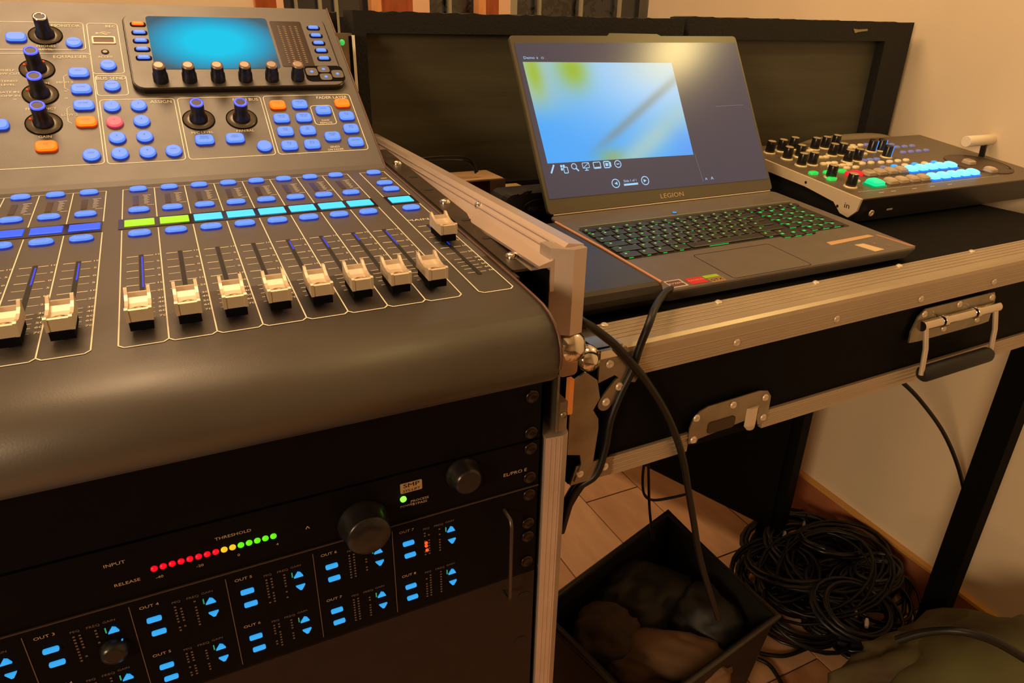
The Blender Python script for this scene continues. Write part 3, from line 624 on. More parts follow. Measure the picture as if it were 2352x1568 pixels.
# spring handle
hp = MB(); hp.prism([(.394, -.071), (.392, -.058), (.398, -.040), (.408, -.0325), (.534, -.0325), (.540, -.040), (.542, -.071), (.528, -.072), (.41, -.072)], .0016, .0034, TF); hnd = obj('handle_plate', hp, m_steel, tb)
hb = MB(); P = lambda x, y, z: tuple(TF @ Vector((x, y, z)))
hb.tube([P(.400, -.050, .008), P(.432, -.050, .008)], .0058, 12); hb.tube([P(.434, -.050, .008), P(.440, -.050, .008)], .0072, 12); hb.tube([P(.442, -.050, .008), P(.492, -.050, .008)], .0055, 12); hb.tube([P(.494, -.050, .008), P(.500, -.050, .008)], .0072, 12); hb.tube([P(.502, -.050, .008), P(.541, -.050, .008)], .0058, 12)
obj('spring_bar', hb, m_chrome, hnd)
for x in (.404, .533):
    l_ = MB(); l_.tube([P(x, -.048, .010), P(x+.002, -.075, .016), P(x+.003, -.106, .019)], .0030, 8); obj('handle_arm', l_, m_nickel, hnd)
g_ = MB(); g_.tube([P(.4065, -.106, .019), P(.411, -.106, .019), P(.4115, -.106, .019), P(.529, -.106, .019), P(.530, -.106, .019), P(.536, -.106, .019)], [.006, .0088, .0092, .0092, .0088, .006], 14); obj('rubber_grip', g_, m_rubber, hnd)
for x, y in ((.407, -.0385), (.469, -.037), (.531, -.0385), (.452, -.064), (.515, -.064)): put('rivet', riv_me, TF @ Matrix.Translation((x, y, .0034)), hnd)
# left corner hardware
cn = MB(); cn.prism([(-.022, .0025), (.004, .0025), (.006, -.010), (.022, -.0270), (.016, -.0335), (.006, -.031), (-.006, -.022), (-.022, -.026)], .0012, .0034, TF); corner = obj('corner_plate', cn, m_steel, tb)
c2 = MB(); c2.prism([(-.022, .004), (.004, .002), (.004, .030), (-.022, .050)], .0012, .0030, TT); c2.box((-.022, -.004, -.004), (.0, .0, .003), TT); obj('corner_top', c2, m_chrome, tb)
c3 = MB(); c3.prism(rrect(0, 0, .034, .0145, .0072, 6), .0014, .0032, TF @ Matrix.Translation((-.0065, -.040, 0)) @ Matrix.Rotation(rad(48), 4, 'Z')); lobe = obj('corner_lobe', c3, m_steel, tb)
put('rivet', riv_me, TF @ Matrix.Translation((.0, -.034, .0034)), lobe); put('rivet', riv_me, TF @ Matrix.Translation((-.0125, -.046, .0034)), lobe)
put('rivet', riv_me, TF @ Matrix.Translation((-.012, -.010, .0036)), corner)
cb = MB(); cb.lathe([(.0005, -.012), (.007, -.010), (.0115, -.005), (.0125, 0), (.0115, .005), (.007, .010), (.0005, .012)], 16, TF @ Matrix.Translation((-.029, -.006, -.006))); obj('corner_ball', cb, m_chrome, tb)
c4 = MB(); c4.prism([(-.049, -.018), (-.036, -.012), (-.024, -.022), (-.020, -.040), (-.026, -.050), (-.020, -.060), (-.019, -.070), (-.022, -.106), (-.030, -.118), (-.040, -.119), (-.034, -.102), (-.036, -.092), (-.049, -.088)], .003, .0048, TF); obj('hasp_plate', c4, m_steel, tb)
# legs
for x, y in ((.810, .055),):
    obj('leg', MB().box((x-.014, y-.02, -.87), (x+.014, y+.02, -.125), TT), m_vdark, tb)
lg_ = frame((1.143, .437, ZF), (.94, .34, 0), (-.34, .94, 0))
ep_ = MB(); ep_.box((-.024, 0, .0), (.024, .05, .82), lg_); obj('leg', ep_, m_vdark, tb)
ep_ = MB(); ep_.box((-.03, .02, .10), (-.008, .62, .82), lg_); obj('end_board', ep_, m_vdark, tb)

# ================================================================ OPEN CASE LIDS behind
m_lidf = mat('lid_black_cloth', (17, 15, 12), .8, noise=.4, nscale=90, bump=.5, bscale=300)
m_lidp = mat('lid_painted_ply', (78, 74, 56), .62, noise=.18, nscale=5, stretch=(.6, 1, 5), bump=.35, bscale=16, alt=(62, 58, 42))
YL = .53
def lid(name, x0, x1, zt, label, st0=.028, st1=.06, rail=.033, D=.05, y=YL):
    t = thing(name, ((x0+x1)/2, y, -.08), label, 'flight case')
    jag = MB(); n_ = 60; r_ = []
    for i in range(n_+1):
        x = x0+(x1-x0)*i/n_; z = zt+random.uniform(-.0012, .0010); r_.append([(x, y, zt-rail), (x, y, z), (x, y+D, z), (x, y+D, zt-rail)])
    jag.loft(r_); obj('top_rail', jag, m_lidf, t)
    obj('side_rail', MB().box((x0, y, -.078), (x0+st0, y+D, zt-rail)), m_lidf, t); obj('side_rail', MB().box((x1-st1, y, -.078), (x1, y+D, zt-rail)), m_lidf, t)
    obj('bottom_rail', MB().box((x0+st0, y, -.078), (x1-st1, y+D, -.05)), m_lidf, t)
    obj('lid_panel', MB().box((x0+st0, y+.018, -.05), (x1-st1, y+.024, zt-rail)), m_lidp, t)
    return t
px2 = lambda px, py, y: at(px, py, (0, y, 0), (0, 1, 0))
L0 = px2(812, 60, YL); L1 = px2(1572, 60, YL); R0 = px2(1584, 60, YL); R1 = px2(2099, 60, YL); LT = px2(1100, 32, YL).z; RT = px2(1800, 44, YL).z
lid('open_flight_case', L0.x, L1.x, LT, 'left black cloth edged case lid standing open behind the laptop', st0=px2(842, 90, YL).x-L0.x, rail=LT-px2(1000, 78, YL).z)
rl = lid('open_flight_case', R0.x, R1.x, RT, 'right black case lid with white scuff, open against the wall', st1=R1.x-px2(2030, 110, YL).x, rail=RT-px2(1800, 92, YL).z)
p = px2(1975, 72, YL); sc_ = MB().prism([(-.018, .004), (-.012, -.003), (-.004, -.001), (.018, .001), (.017, .004), (-.006, .003)], 0, .0012, frame((p.x, YL, p.z), (1, 0, 0), (0, 0, 1))); obj('scuff', sc_, mat('scuff_tan', (150, 130, 90), .7), rl)
p = px2(700, 60, YL+.06); lid('open_flight_case', p.x-.25, L0.x-.006, px2(780, 28, YL+.06).z, 'third black case lid mostly hidden behind the console', st1=.012, y=YL+.06, rail=.03)
# small device seen in the gap beside the console
p = px2(793, 160, .50); t = thing('receiver_box', (p.x, .50, -.08), 'small metal box with green lamp in the gap behind the console', 'receiver')
a, b = px2(772, 76, .50), px2(812, 238, .50)
obj('housing', MB().box((a.x, .50, -.08), (b.x+.004, .522, a.z)), m_steel, t)
obj('front_groove', MB().box((a.x+.018, .4985, -.07), (a.x+.0215, .501, a.z-.002)), m_print, t); obj('dark_front', MB().box((a.x+.0225, .4988, -.07), (b.x, .501, a.z-.003)), m_laminate, t)
q_ = px2(776, 67, .5); obj('green_lamp', MB().lathe([(.0035, 0), (.003, .002), (.001, .003)], 12, frame((a.x+.006, .4995, a.z-.010), (1, 0, 0), (0, 0, 1))), mat('lamp_soft_green', (60, 200, 90), .4, emit=.9), t)
for zz in (-.04, -.09): obj('screw', MB().lathe([(.0035, 0), (.003, .0015), (.001, .002)], 12, frame((b.x-.006, .4985, a.z+zz), (1, 0, 0), (0, 0, 1))), m_chrome, t)

# ================================================================ LAPTOP
def rotm(a, ax): return Matrix.Rotation(a, 4, ax)
LBm = Matrix.Translation((.4463, .09, -.0682)) @ rotm(-.0061, 'Z') @ rotm(-.0073, 'Y') @ rotm(.0725, 'X')
LW_, LD = .3643, .2409
LLm = LBm @ Matrix.Translation((0, LD, 0)) @ rotm(.9564, 'X')     # x right, y up the lid, z towards the viewer
lp = thing('laptop', LBm @ Vector((LW_/2, LD/2, -.02)), 'open black laptop with green lit keys and a slide on its screen', 'laptop')
m_lap = mat('laptop_dark_grey', (104, 97, 88), .42, .2, noise=.05, bump=.05, bscale=800)
m_lid = mat('laptop_bezel', (92, 88, 72), .4, .3)
base = MB(); 
base.loft([[(x, y, z) for x, y in rrect(LW_/2, LD/2+.004, LW_+a, LD+a-.006, .008, 4)] for a, z in ((-.03, -.0185), (-.008, -.013), (-.001, -.004), (0, -.0015), (-.0015, 0))], LBm)
lbase = obj('base', base, m_lap, lp)
obj('keyboard_well', MB().prism(rrect(.178, .139, .336, .100, .003), -.0002, .0003, LBm), mat('well_black', (22, 24, 20), .5), lp)
m_key = mat('key_black', (38, 36, 33), .38); m_kg = mat('key_green_light', (40, 215, 90), .4, emit=.9); m_ky = mat('key_lime_light', (150, 215, 90), .4, emit=.8)
kcache = {}
def lkey(w_, h_, x, y, leg=1):
    k = (round(w_, 4), round(h_, 4), leg)
    if k not in kcache:
        mbk = MB(); mbk.loft([[(px, py, z) for px, py in rrect(0, 0, w_+a, h_+a, .0018, 2)] for a, z in ((0, 0), (-.0004, .0014), (-.0016, .0018))], None, 0)
        mbk.prism(rrect(-w_*.15*leg, -h_/2-.0001, w_*(.26 if leg == 1 else .6), .0010, .0004, 1), .0001, .0005, None, 1)
        g = .0018; sx = -w_*.22
        mbk.box((sx-g*.7*leg, h_*.05, .0018), (sx+g*.7*leg, h_*.05+.0020*leg, .0020), None, 2)
        kcache[k] = mbk.mesh('key', [m_key, m_kg, m_ky if leg == 1 else m_kg])
    put('key', kcache[k], LBm @ Matrix.Translation((x, y, .0004)), lp)
Y0 = .0985; pit = .0160; kh = .0136
rows = [[1.2, 1, 1.1, 1.1, 5.3, 1.1, 1.1], [2.2]+[1]*10+[2.7], [1.75]+[1]*11+[2.1], [1.45]+[1]*12+[1.4], [1]*13+[1.9], None]
for r, ws in enumerate(rows):
    y = Y0+r*pit
    if ws is None:
        y = Y0+5*pit-.0012
        for i in range(18): lkey(.0148, .0092, .0185+i*.01885, y, 1)
        continue
    x = .0105; sc__ = (.2540-.0105)/sum(ws)
    for w_ in ws:
        if r == 0 and False: pass
        lkey(w_*sc__-.0022, kh, x+w_*sc__/2, y); x += w_*sc__
    if r >= 1:
        for i in range(4): lkey(.0172, kh, .2720+i*.0194, y, 1.6)
for i in range(3): lkey(.0155, kh, .238+i*.0175, Y0-pit*.55, 1.6)
for i in range(3): lkey(.0172, kh, .2915+i*.0194, Y0, 1.6)
obj('speaker_strip', MB().prism(rrect(.182, .1925, .335, .0022, .001), 0, .0012, LBm), mat('strip_grey_green', (118, 130, 96), .4), lp)
tp = MB(); outline(tp, rrect(.1425, .0425, .108, .066, .003, 3), .0006, LBm, True); obj('touchpad_edge', tp, m_vdark, lp)
obj('touchpad', MB().prism(rrect(.1425, .0425, .107, .065, .003), 0, .0001, LBm), m_lap, lp)
obj('power_button', MB().lathe([(.0032, 0), (.003, .0008), (.001, .0008)], 14, TZ(LBm, .1605, .2030)), m_dark, lp)
pw = MB(); pw.lathe([(.0026, .0008), (.0026, .0012), (.0015, .0012), (.0015, .0008)], 14, TZ(LBm, .1605, .2030), cap=False); obj('power_lamp', pw, mat('lamp_azure', (30, 150, 240), .4, emit=1.2), lp)
# stickers
def sticker(x0, y0, x1, y1, m, rot=0): return obj('sticker', MB().prism(rrect((x0+x1)/2, (y0+y1)/2, x1-x0, y1-y0, .0008), 0, .0003, LBm), m, lp)
s1 = sticker(.0135, .0115, .033, .0275, mat('sticker_white', (205, 190, 172), .5)); obj('sticker_print', MB().prism(rrect(.023, .0195, .0165, .0125, .001), .0003, .0004, LBm), mat('sticker_charcoal', (96, 60, 50), .5), s1)
tx = MB(); text(tx, 'RYZEN', .023, .0195, .0042, LBm, .0005); obj('sticker_print', tx, m_white, s1)
s2 = sticker(.0375, .012, .0585, .0255, mat('sticker_red', (196, 34, 34), .5)); tx = MB(); text(tx, 'RADEON', .048, .0195, .0038, LBm, .0004); obj('sticker_print', tx, mat('sticker_pink', (240, 150, 120), .5), s2)
s3 = sticker(.0600, .0195, .0785, .0255, mat('sticker_lime', (150, 190, 40), .5)); s4 = sticker(.0605, .0085, .0785, .0185, mat('sticker_tan', (150, 118, 74), .5)); tx = MB(); text(tx, 'GTX', .0695, .0135, .006, LBm, .0004); obj('sticker_print', tx, m_vdark, s4)
s5 = obj('sticker', MB().prism([(.266, .0465), (.268, .0555), (.340, .0580), (.343, .0515)], 0, .0004, LBm), mat('tape_tan', (200, 160, 116), .55), lp, 'tan tape strip')
s6 = obj('sticker', MB().prism([(.294, .038), (.308, .0375), (.316, .0150), (.300, .0140)], 0, .0004, LBm), mat('tag_cream', (214, 186, 138), .55), lp, 'cream asset tag')
tx = MB(); text(tx, 'R', .322, .033, .008, LBm, .0003); text(tx, 'V', .3325, .0225, .008, LBm, .0003, rot=.4); obj('sticker_print', tx, mat('mark_red', (190, 110, 80), .5), s6)
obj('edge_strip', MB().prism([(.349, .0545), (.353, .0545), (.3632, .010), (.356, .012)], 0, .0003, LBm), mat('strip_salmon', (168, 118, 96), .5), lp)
# lid
lidb = MB(); lidb.loft([[(x, y, z) for x, y in rrect(LW_/2, .118, LW_-a, .232-a, .005, 3)] for a, z in ((.003, -.0065), (0, -.005), (0, -.001), (.001, 0))], LLm)
lidb.prism([(.145, .2335), (.149, .2375), (.226, .2365), (.232, .2335)], -.0055, -.0003, LLm)
ld = obj('screen_lid', lidb, m_lid, lp)
hg = MB()
for a, b in ((.012, .10), (.27, .352)): hg.tube([tuple(LLm @ Vector((a, -.001, -.004))), tuple(LLm @ Vector((b, -.001, -.004)))], .0042, 10)
obj('hinge', hg, m_lap, lp); obj('hinge_strip', MB().tube([tuple(LLm @ Vector((.006, .0008, .0005))), tuple(LLm @ Vector((.358, .0008, .0005)))], .0009, 6), m_nickel, lp)
m_scr = mat('screen_dark_lilac', (84, 84, 104), .24, emit=.42, coat=.0)
scr = obj('screen', MB().prism([(.005, .0215), (.3605, .0185), (.3605, .2235), (.005, .2235)], 0, .0006, LLm), m_scr, ld)
# slide picture, its colours by vertex
sl = MB(); NX, NY = 56, 34; cols = []
def sm(a, b, x): t_ = max(0, min(1, (x-a)/(b-a))); return t_*t_*(3-2*t_)
def mixc(a, b, t_): return [a[i]+(b[i]-a[i])*t_ for i in range(3)]
for j in range(NY+1):
    for i in range(NX+1):
        u, v = i/NX, j/NY            # v up
        x0 = .0134+(.0106-.0134)*v; x1 = .2385+(.2382-.2385)*v; yb = .0663+(.0624-.0663)*u; yt = .1984+(.194-.1984)*u
        sl.v.append(tuple(LLm @ Vector((x0+(x1-x0)*u, yb+(yt-yb)*v, .0009))))
        c = mixc((60, 170, 255), (150, 205, 250), sm(0, 1, .9*v+.5*u-.2))
        c = mixc(c, (170, 200, 185), .85*sm(.35, 0, u)*sm(.35, .75, v))
        c = mixc(c, (150, 185, 40), .95*math.exp(-((u-.30)/.10)**2-((v-.93)/.2)**2)); c = mixc(c, (155, 190, 45), .9*math.exp(-((u-.05)/.05)**2-((v-.9)/.22)**2))
        d = (u-.2)-.92*(v-.0)                          # diagonal coordinate
        c = mixc(c, (112, 140, 150), .75*math.exp(-((d-.04)/.05)**2)*sm(0, .3, v))
        c = mixc(c, (165, 205, 205), .85*math.exp(-((d-.36)/.15)**2)*sm(1, .2, v)); c = mixc(c, (178, 195, 190), .6*sm(.45, .9, u)*sm(.6, 1, v))
        c = mixc(c, (150, 175, 90), .7*math.exp(-((u-.42)/.09)**2-((v-.02)/.09)**2)); c = mixc(c, (70, 150, 250), .6*sm(.75, 1, u)*sm(.5, .05, v))
        cols.append((*lin(c), 1))
for j in range(NY):
    for i in range(NX): a = j*(NX+1)+i; sl.f.append([a, a+1, a+NX+2, a+NX+1]); sl.mi.append(0); sl.sm.append(False)
m_sl = bpy.data.materials.new('slide_picture'); m_sl.use_nodes = True; nt = m_sl.node_tree; vc = nt.nodes.new('ShaderNodeVertexColor'); vc.layer_name = 'Col'
bs = nt.nodes['Principled BSDF']; nt.links.new(vc.outputs[0], bs.inputs['Emission Color']); bs.inputs['Emission Strength'].default_value = .92; bs.inputs['Base Color'].default_value = (.02, .02, .02, 1); bs.inputs['Roughness'].default_value = .3
so = obj('slide_picture', sl, m_sl, ld); ca = so.data.color_attributes.new('Col', 'FLOAT_COLOR', 'POINT')
for i, c in enumerate(cols): ca.data[i].color = c
m_ic = mat('screen_icon_blue', (150, 205, 250), .4, emit=.9)
ic = MB(); Z1 = .0011
def il(p, q, wd=.0012): line(ic, p, q, wd, LLm, Z1)
il((.0155, .0535), (.0215, .0640), .0022); 
for a, b in ((.0315, .0615), (.0350, .0615), (.0315, .0575)): ic.prism(rrect(a, b, .0028, .0032, .0004), Z1, Z1+.0001, LLm)
outline(ic, rrect(.0370, .0560, .0055, .0075, .0005), .0011, LLm, z=Z1)
outline(ic, [(.0495+.0036*math.cos(a*.5236), .0600+.0036*math.sin(a*.5236)) for a in range(12)], .0011, LLm, z=Z1); il((.0520, .0572), (.0550, .0535), .0018)
outline(ic, rrect(.0667, .0600, .0095, .0068, .0005), .0009, LLm, z=Z1); il((.0625, .0568), (.0715, .0632), .0008); il((.0667, .0560), (.0667, .0540)); il((.0640, .0536), (.0695, .0536), .001)
outline(ic, rrect(.0831, .0590, .0102, .0080, .0006), .0011, LLm, z=Z1); il((.079, .0560), (.0872, .0560), .0014)
outline(ic, rrect(.0977, .0588, .0082, .0082, .0006), .0014, LLm, z=Z1); ic.prism(rrect(.0977, .0588, .004, .004, .0004), Z1, Z1+.0001, LLm); il((.1035, .0555), (.1035, .0620), .0016)
for cx, cy, r in ((.1145, .0583, .0047), (.1047, .0330, .0056), (.1504, .0330, .0056)): outline(ic, [(cx+r*math.cos(a*.39270), cy+r*math.sin(a*.39270)) for a in range(16)], .0012, LLm, z=Z1)
il((.1122, .0583), (.1168, .0583), .0011)
ic.add([(.1072, .0352, Z1), (.1072, .0308, Z1), (.1025, .0330, Z1)], [(0, 1, 2)], 0, False, LLm); ic.add([(.1480, .0352, Z1), (.1480, .0308, Z1), (.1527, .0330, Z1)], [(0, 1, 2)], 0, False, LLm)
text(ic, 'Slide 1 of 1', .1274, .0348, .0046, LLm, Z1, wide=1.0); il((.1165, .0300), (.1385, .0300), .0026)
text(ic, 'A', .2502, .0271, .0048, LLm, Z1); text(ic, 'A', .2604, .0272, .0058, LLm, Z1); text(ic, 'Demo', .0205, .2035, .0050, LLm, Z1); text(ic, 'II', .0320, .2030, .004, LLm, Z1); text(ic, 'O', .0395, .2030, .004, LLm, Z1)
# raise the outlined shapes clear of the screen surface
obj('screen_icons', ic, m_ic, ld, kind='stuff')
il2 = MB(); line(il2, (.2440, .0235), (.2405, .0640), .0007, LLm, .0010); line(il2, (.296, .1290), (.3472, .1293), .0006, LLm, .0010); obj('screen_divider', il2, mat('screen_line', (130, 128, 140), .4, emit=.5), ld)
tx = MB(); text(tx, 'LEGION', .1883, .0098, .0088, LLm, .0003, wide=1.25); obj('lid_lettering', tx, mat('lid_letter_cream', (196, 180, 140), .4, .3), ld)

# black box beside the laptop
bx = MB(); x0, x1 = .330, .4385
pf = [(.105, -.0795), (.0955, -.077), (.0905, -.070), (.0895, -.0635), (.0925, -.0575), (.0985, -.0555), (.24, -.0515), (.30, -.0500), (.30, -.0795)]
bt = thing('power_brick', (.385, .2, -.0795), 'long black box with rounded front, lying against the left side of the laptop', 'box')
bx.loft([[(x, y, z) for y, z in pf] for x in (x0, x1)]); obj('housing', bx, mat('box_black_worn', (50, 48, 42), .38, noise=.2, nscale=30), bt)
ed = MB().tube([(x1+.0005, .094, -.0560), (x1+.001, .2, -.0520), (x1+.001, .3, -.0495)], .0016, 6); obj('edge_strip', ed, mat('edge_highlight_peach', (205, 150, 110), .5), bt)  # peach strip paints the highlight along the box's upper right edge
rim = MB().tube([(x0+.012, y, z) for y, z in pf[:6]], .001, 6); obj('end_seam', rim, m_steel, bt)

# ================================================================ things left of the laptop
pB = px2(1125, 420, .44)
def q(px, py, y): return px2(px, py, y)
t = thing('small_carton', (.50, .44, -.08), 'small open tan carton lying between rack case and laptop screen', 'box')
a = q(1048, 402, .44); b = q(1160, 408, .44); 
ctn = mat('carton_tan', (172, 140, 98), .7, noise=.1); 
cx0, cx1, cz = a.x-.03, b.x, b.z
obj('box_shell', MB().box((cx0, .44, cz-.002), (cx1, .50, cz)).box((cx1-.002, .44, -.08), (cx1, .50, cz)).box((cx0, .44, -.08), (cx0+.002, .50, cz)).box((cx0, .498, -.08), (cx1, .50, cz)).box((cx0, .44, -.08), (cx1, .50, -.078)), ctn, t)
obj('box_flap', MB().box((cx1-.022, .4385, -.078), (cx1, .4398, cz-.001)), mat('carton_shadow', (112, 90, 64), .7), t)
obj('card_slip', MB().box((cx1+.001, .445, cz-.020), (cx1+.034, .475, cz-.0165)), mat('slip_cream', (200, 172, 118), .6), t)
t = thing('equipment_pouch', (.56, .39, -.08), 'black zipped pouch with oval logo, wedged behind the laptop hinge', 'pouch')
pp = MB(); c = q(1210, 455, .40)
pp.loft([[(px+c.x, .37+d, py+0) for px, py in rrect(0, (-.08+c.z)/2+.006, .10+e, abs(-.08-c.z)+.02+e*.5, .012)] for d, e in ((0, -.01), (.004, 0), (.035, 0), (.04, -.01))]); obj('pouch_body', pp, m_rubber, t)
ov = MB(); fr_ = frame((c.x+.004, .369, c.z-.006), (1, 0, 0), (0, 0, 1)); ov.loft([[(.026*math.cos(k*.2618)*s_, .012*math.sin(k*.2618)*s_, z) for k in range(24)] for s_, z in ((1, 0), (.97, .001))], fr_); lo_ = obj('logo_patch', ov, m_slot, t)
tx = MB(); text(tx, 'PRECISION', 0, 0, .0075, fr_, .0016, wide=1.0); obj('logo_lettering', tx, mat('logo_grey', (96, 92, 84), .5), lo_)
def cable(name, pts, r, label, grp=None, m=m_cable, n=8, cat='cable'):
    return obj(name, MB().tube(spline(pts, n), r, 8), m, None, label, cat, grp)
def cq(l, y=None): return [at(px, py, (0, yy, 0), (0, 1, 0)) for px, py, yy in l]
cable('thin_cable', cq([(965, 364, .46), (1000, 361, .46), (1060, 360, .46), (1085, 372, .46), (1097, 395, .455)]), .0016, 'thin grey cable arching behind the small carton, upper of two')
cable('thin_cable', cq([(975, 371, .47), (1030, 368, .47), (1070, 370, .46), (1085, 380, .46), (1093, 398, .455)]), .0014, 'thin grey cable arching behind the small carton, lower of two')
cable('thin_cable', cq([(1190, 448, .36), (1215, 440, .37), (1250, 440, .40)]), .0015, 'short dark cable showing just left of the laptop hinge')

# ================================================================ VIDEO SWITCHER
SA = rad(7); SW = frame((.880, .234, -.046), (1, 0, 0), (0, math.cos(SA), math.sin(SA)))
sw = thing('video_switcher', (1.11, .35, -.083), 'black and silver video switcher with lit keys and white lever, right of the laptop', 'video switcher')
SWW, SD = .476, .250
fb = MB(); tl = SW @ Vector((0, SD, 0)); 
ys = [(.234, -.046), (.2395, -.0785), (.262, -.083), (.47, -.083), (tl.y, tl.z-.0005)]
fb.loft([[(x, y, z) for y, z in ys] for x in (.882, .880+SWW)]); obj('housing', fb, m_dark, sw)
m_top = mat('switcher_top', (104, 92, 74), .38, .2, noise=.08, nscale=30)
obj('top_plate', MB().prism([(0.001, 0), (SWW, 0), (SWW, SD), (0.001, SD)], -.001, .0008, SW), m_top, sw)
def sx_(px, py): P = at(px, py, (.8795, 0, 0), (1, 0, 0)); return (P.y, P.z)
chk = [sx_(1978, 459), sx_(1968, 464), sx_(1958, 490), sx_(1940, 497), sx_(1915, 487), sx_(1893, 458), sx_(1830, 425), sx_(1775, 398), sx_(1764, 366)]
c0 = SW @ Vector((0, -.001, .0012)); c1 = SW @ Vector((0, .225, .0012))
poly = [(c0.y, c0.z), (.2365, -.0625), (.2475, -.0735), (.262, -.0705), (.276, -.0575), (.33, -.047), (.46, -.033), (c1.y, c1.z)]
for sx, lab in ((0, 1), (1, 0)):
    xx = .8765 if sx == 0 else .880+SWW
    obj('side_cheek', MB().loft([[(x, y, z) for y, z in poly] for x in (xx, xx+.0038)]), mat('cheek_silver', (215, 196, 165), .4, .15), sw)
hl = MB()
for y, z in ((.268, -.062), (.33, -.041)): hl.lathe([(.0022, 0), (.0018, .0004)], 10, frame((.8765, y, z), (0, -1, 0), (0, 0, 1)))
obj('cheek_hole', hl, m_slot, sw); tx = MB(); text(tx, 'in', .0, 0, .011, frame((.8763, .2525, -.058), (0, -1, 0), (0, 0, 1)), .0003); obj('cheek_mark', tx, m_dark, sw)
fr_ = frame((.903, .2345, -.066), (1, 0, 0), (0, -.16, 1)); jk = MB().lathe([(.0045, 0), (.0045, .0016), (.0028, .0016), (.0026, .0006)], 16, TZ(fr_, .0, 0, .0015)); obj('headphone_jack', jk, m_nickel, sw)
obj('slot_mark', MB().box((.030, .0015, .002), (.041, .0035, .0028), fr_), m_nickel, sw)
kn = MB(); kn.lathe([(.0062, 0), (.0060, .001), (.0074, .002), (.0070, .0180), (.0064, .0190)], 16, None, 0); kn.lathe([(.0064, .0190), (.0058, .0194)], 16, None, 1)
swk = kn.mesh('knob', [m_knob, mat('knob_cap_pale', (190, 172, 130), .35, .3)]); kn2 = MB(); kn2.lathe([(.0076, 0), (.0074, .002), (.0070, .0180), (.0064, .0190), (.002, .0194)], 16, None, 0); kn2.box((.0016, -.0076, .002), (.0030, -.0060, .0192), None, 1); swkb = kn2.mesh('knob', [m_knob, mat('knob_line_blue', (90, 160, 255), .4, emit=.7)])
skirt = MB().lathe([(.0098, 0), (.0094, .0014), (.0070, .0018)], 16).mesh('knob_skirt', [mat('skirt_pale', (225, 208, 160), .35, .2)])
for i, (u, v) in enumerate([(.035, .214), (.064, .218), (.097, .225), (.039, .180), (.071, .185), (.035, .146), (.058, .146), (.136, .215), (.162, .217), (.192, .222), (.138, .179), (.158, .178), (.134, .144), (.157, .145), (.236, .183), (.258, .183), (.233, .150), (.033, .086), (.029, .046)]):
    k = put('knob', swkb if 14 <= i <= 16 else swk, TZ(SW, u, v, .0008), sw, 'blue lined knob' if 14 <= i <= 16 else None); put('knob_skirt', skirt, TZ(SW, u, v, .0008), k)
def pill(w_, d_, h, m, name='button', r=.003): return MB().loft([[(x, y, z) for x, y in rrect(0, 0, w_+a, d_+a, r, 3)] for a, z in ((0, 0), (0, h*.7), (-.002, h))], None, 0, True).mesh(name, [m])
bt_c = pill(.0115, .0085, .003, mat('button_cream', (242, 228, 184), .35), r=.004); bt_g = pill(.0150, .0105, .0035, mat('button_lit_green', (30, 215, 80), .4, emit=.9), r=.004); bt_r = pill(.028, .0145, .005, mat('button_lit_red', (240, 25, 45), .4, emit=1.0)); bt_b = pill(.0115, .0085, .003, mat('button_lit_azure', (50, 165, 255), .4, emit=1.0), r=.004); bt_l = pill(.0115, .0085, .003, mat('button_lilac', (160, 160, 215), .4, emit=.3), r=.004)
for v, us in ((.170, (.103, .115, .180, .192, .204)), (.141, (.078, .090, .102, .168, .183, .199)), (.128, (.08, .093, .106, .12, .15, .17)), (.205, (.115, .21, .222, .285, .30, .315)), (.2145, (.228, .247, .262)), (.125, (.19, .21, .23, .25)), (.19, (.29, .31, .33, .35)), (.162, (.29, .31, .33, .35)), (.06, (.045, .058)), (.115, (.1, .12))):
    for u in us: put('button', bt_l if (v == .141 and u > .16) or u > .26 else bt_c, TZ(SW, u, v, .0008), sw)
for u, v in ((.047, .104), (.0765, .104), (.02, .107)): put('button', bt_g, TZ(SW, u, v, .0008), sw, 'green lit button')
put('button', bt_g, TZ(SW, .026, .078, .0008), sw, 'green lit button'); put('button', bt_r, TZ(SW, .083, .087, .0008), sw, 'red lit button')
put('button', bt_b, TZ(SW, .195, .104, .0008), sw, 'azure lit button'); put('button', bt_l, TZ(SW, .169, .104, .0008), sw)
m_ck = mat('clear_key', (228, 208, 176), .14, trans=.45, coat=.6); m_lk = mat('key_lit_cyan', (120, 230, 255), .3, emit=1.35); m_gk = mat('key_lit_teal', (10, 225, 150), .3, emit=1.0)
m_lks = mat('key_lit_blue_base', (10, 110, 250), .3, emit=1.1); m_gks = mat('key_lit_green_base', (0, 160, 90), .3, emit=.7)
def bigkey(m, ms):
    k = MB(); k.loft([[(x, y, z) for x, y in rrect(0, 0, .0185+a, .0165+a, .003, 3)] for a, z in ((.0036, 0), (.0026, .0022))], None, 1); k.loft([[(x, y+dy, z) for x, y in rrect(0, 0, .0185+a, .0165+a, .003, 3)] for a, z, dy in ((0, .002, 0), (-.001, .006, 0), (-.005, .0078, .0015))], None, 0, False); return k.mesh('crosspoint_key', [m, ms])
bkc, bkl, bkg = bigkey(m_ck, m_top), bigkey(m_lk, m_lks), bigkey(m_gk, m_gks)
put('crosspoint_key', bkg, TZ(SW, .073, .041, .0008) @ Matrix.Diagonal((1.3, 1.2, 1.1, 1)), sw, 'green lit crosspoint key')
for r, v in ((0, .041), (1, .0775)):
    for i in range(9):
        u = .106+i*.0238
        lit = (r == 0 and i >= 4) or (r == 1 and i >= 4)
        put('crosspoint_key', bkl if lit else bkc, TZ(SW, u, v if r == 0 else v+.002, .0008), sw, 'cyan lit crosspoint key' if lit else None)
for i in range(4): put('button', bt_b if i % 2 else bt_c, TZ(SW, .22+i*.024, .104, .0008), sw, 'azure lit button' if i % 2 else None)
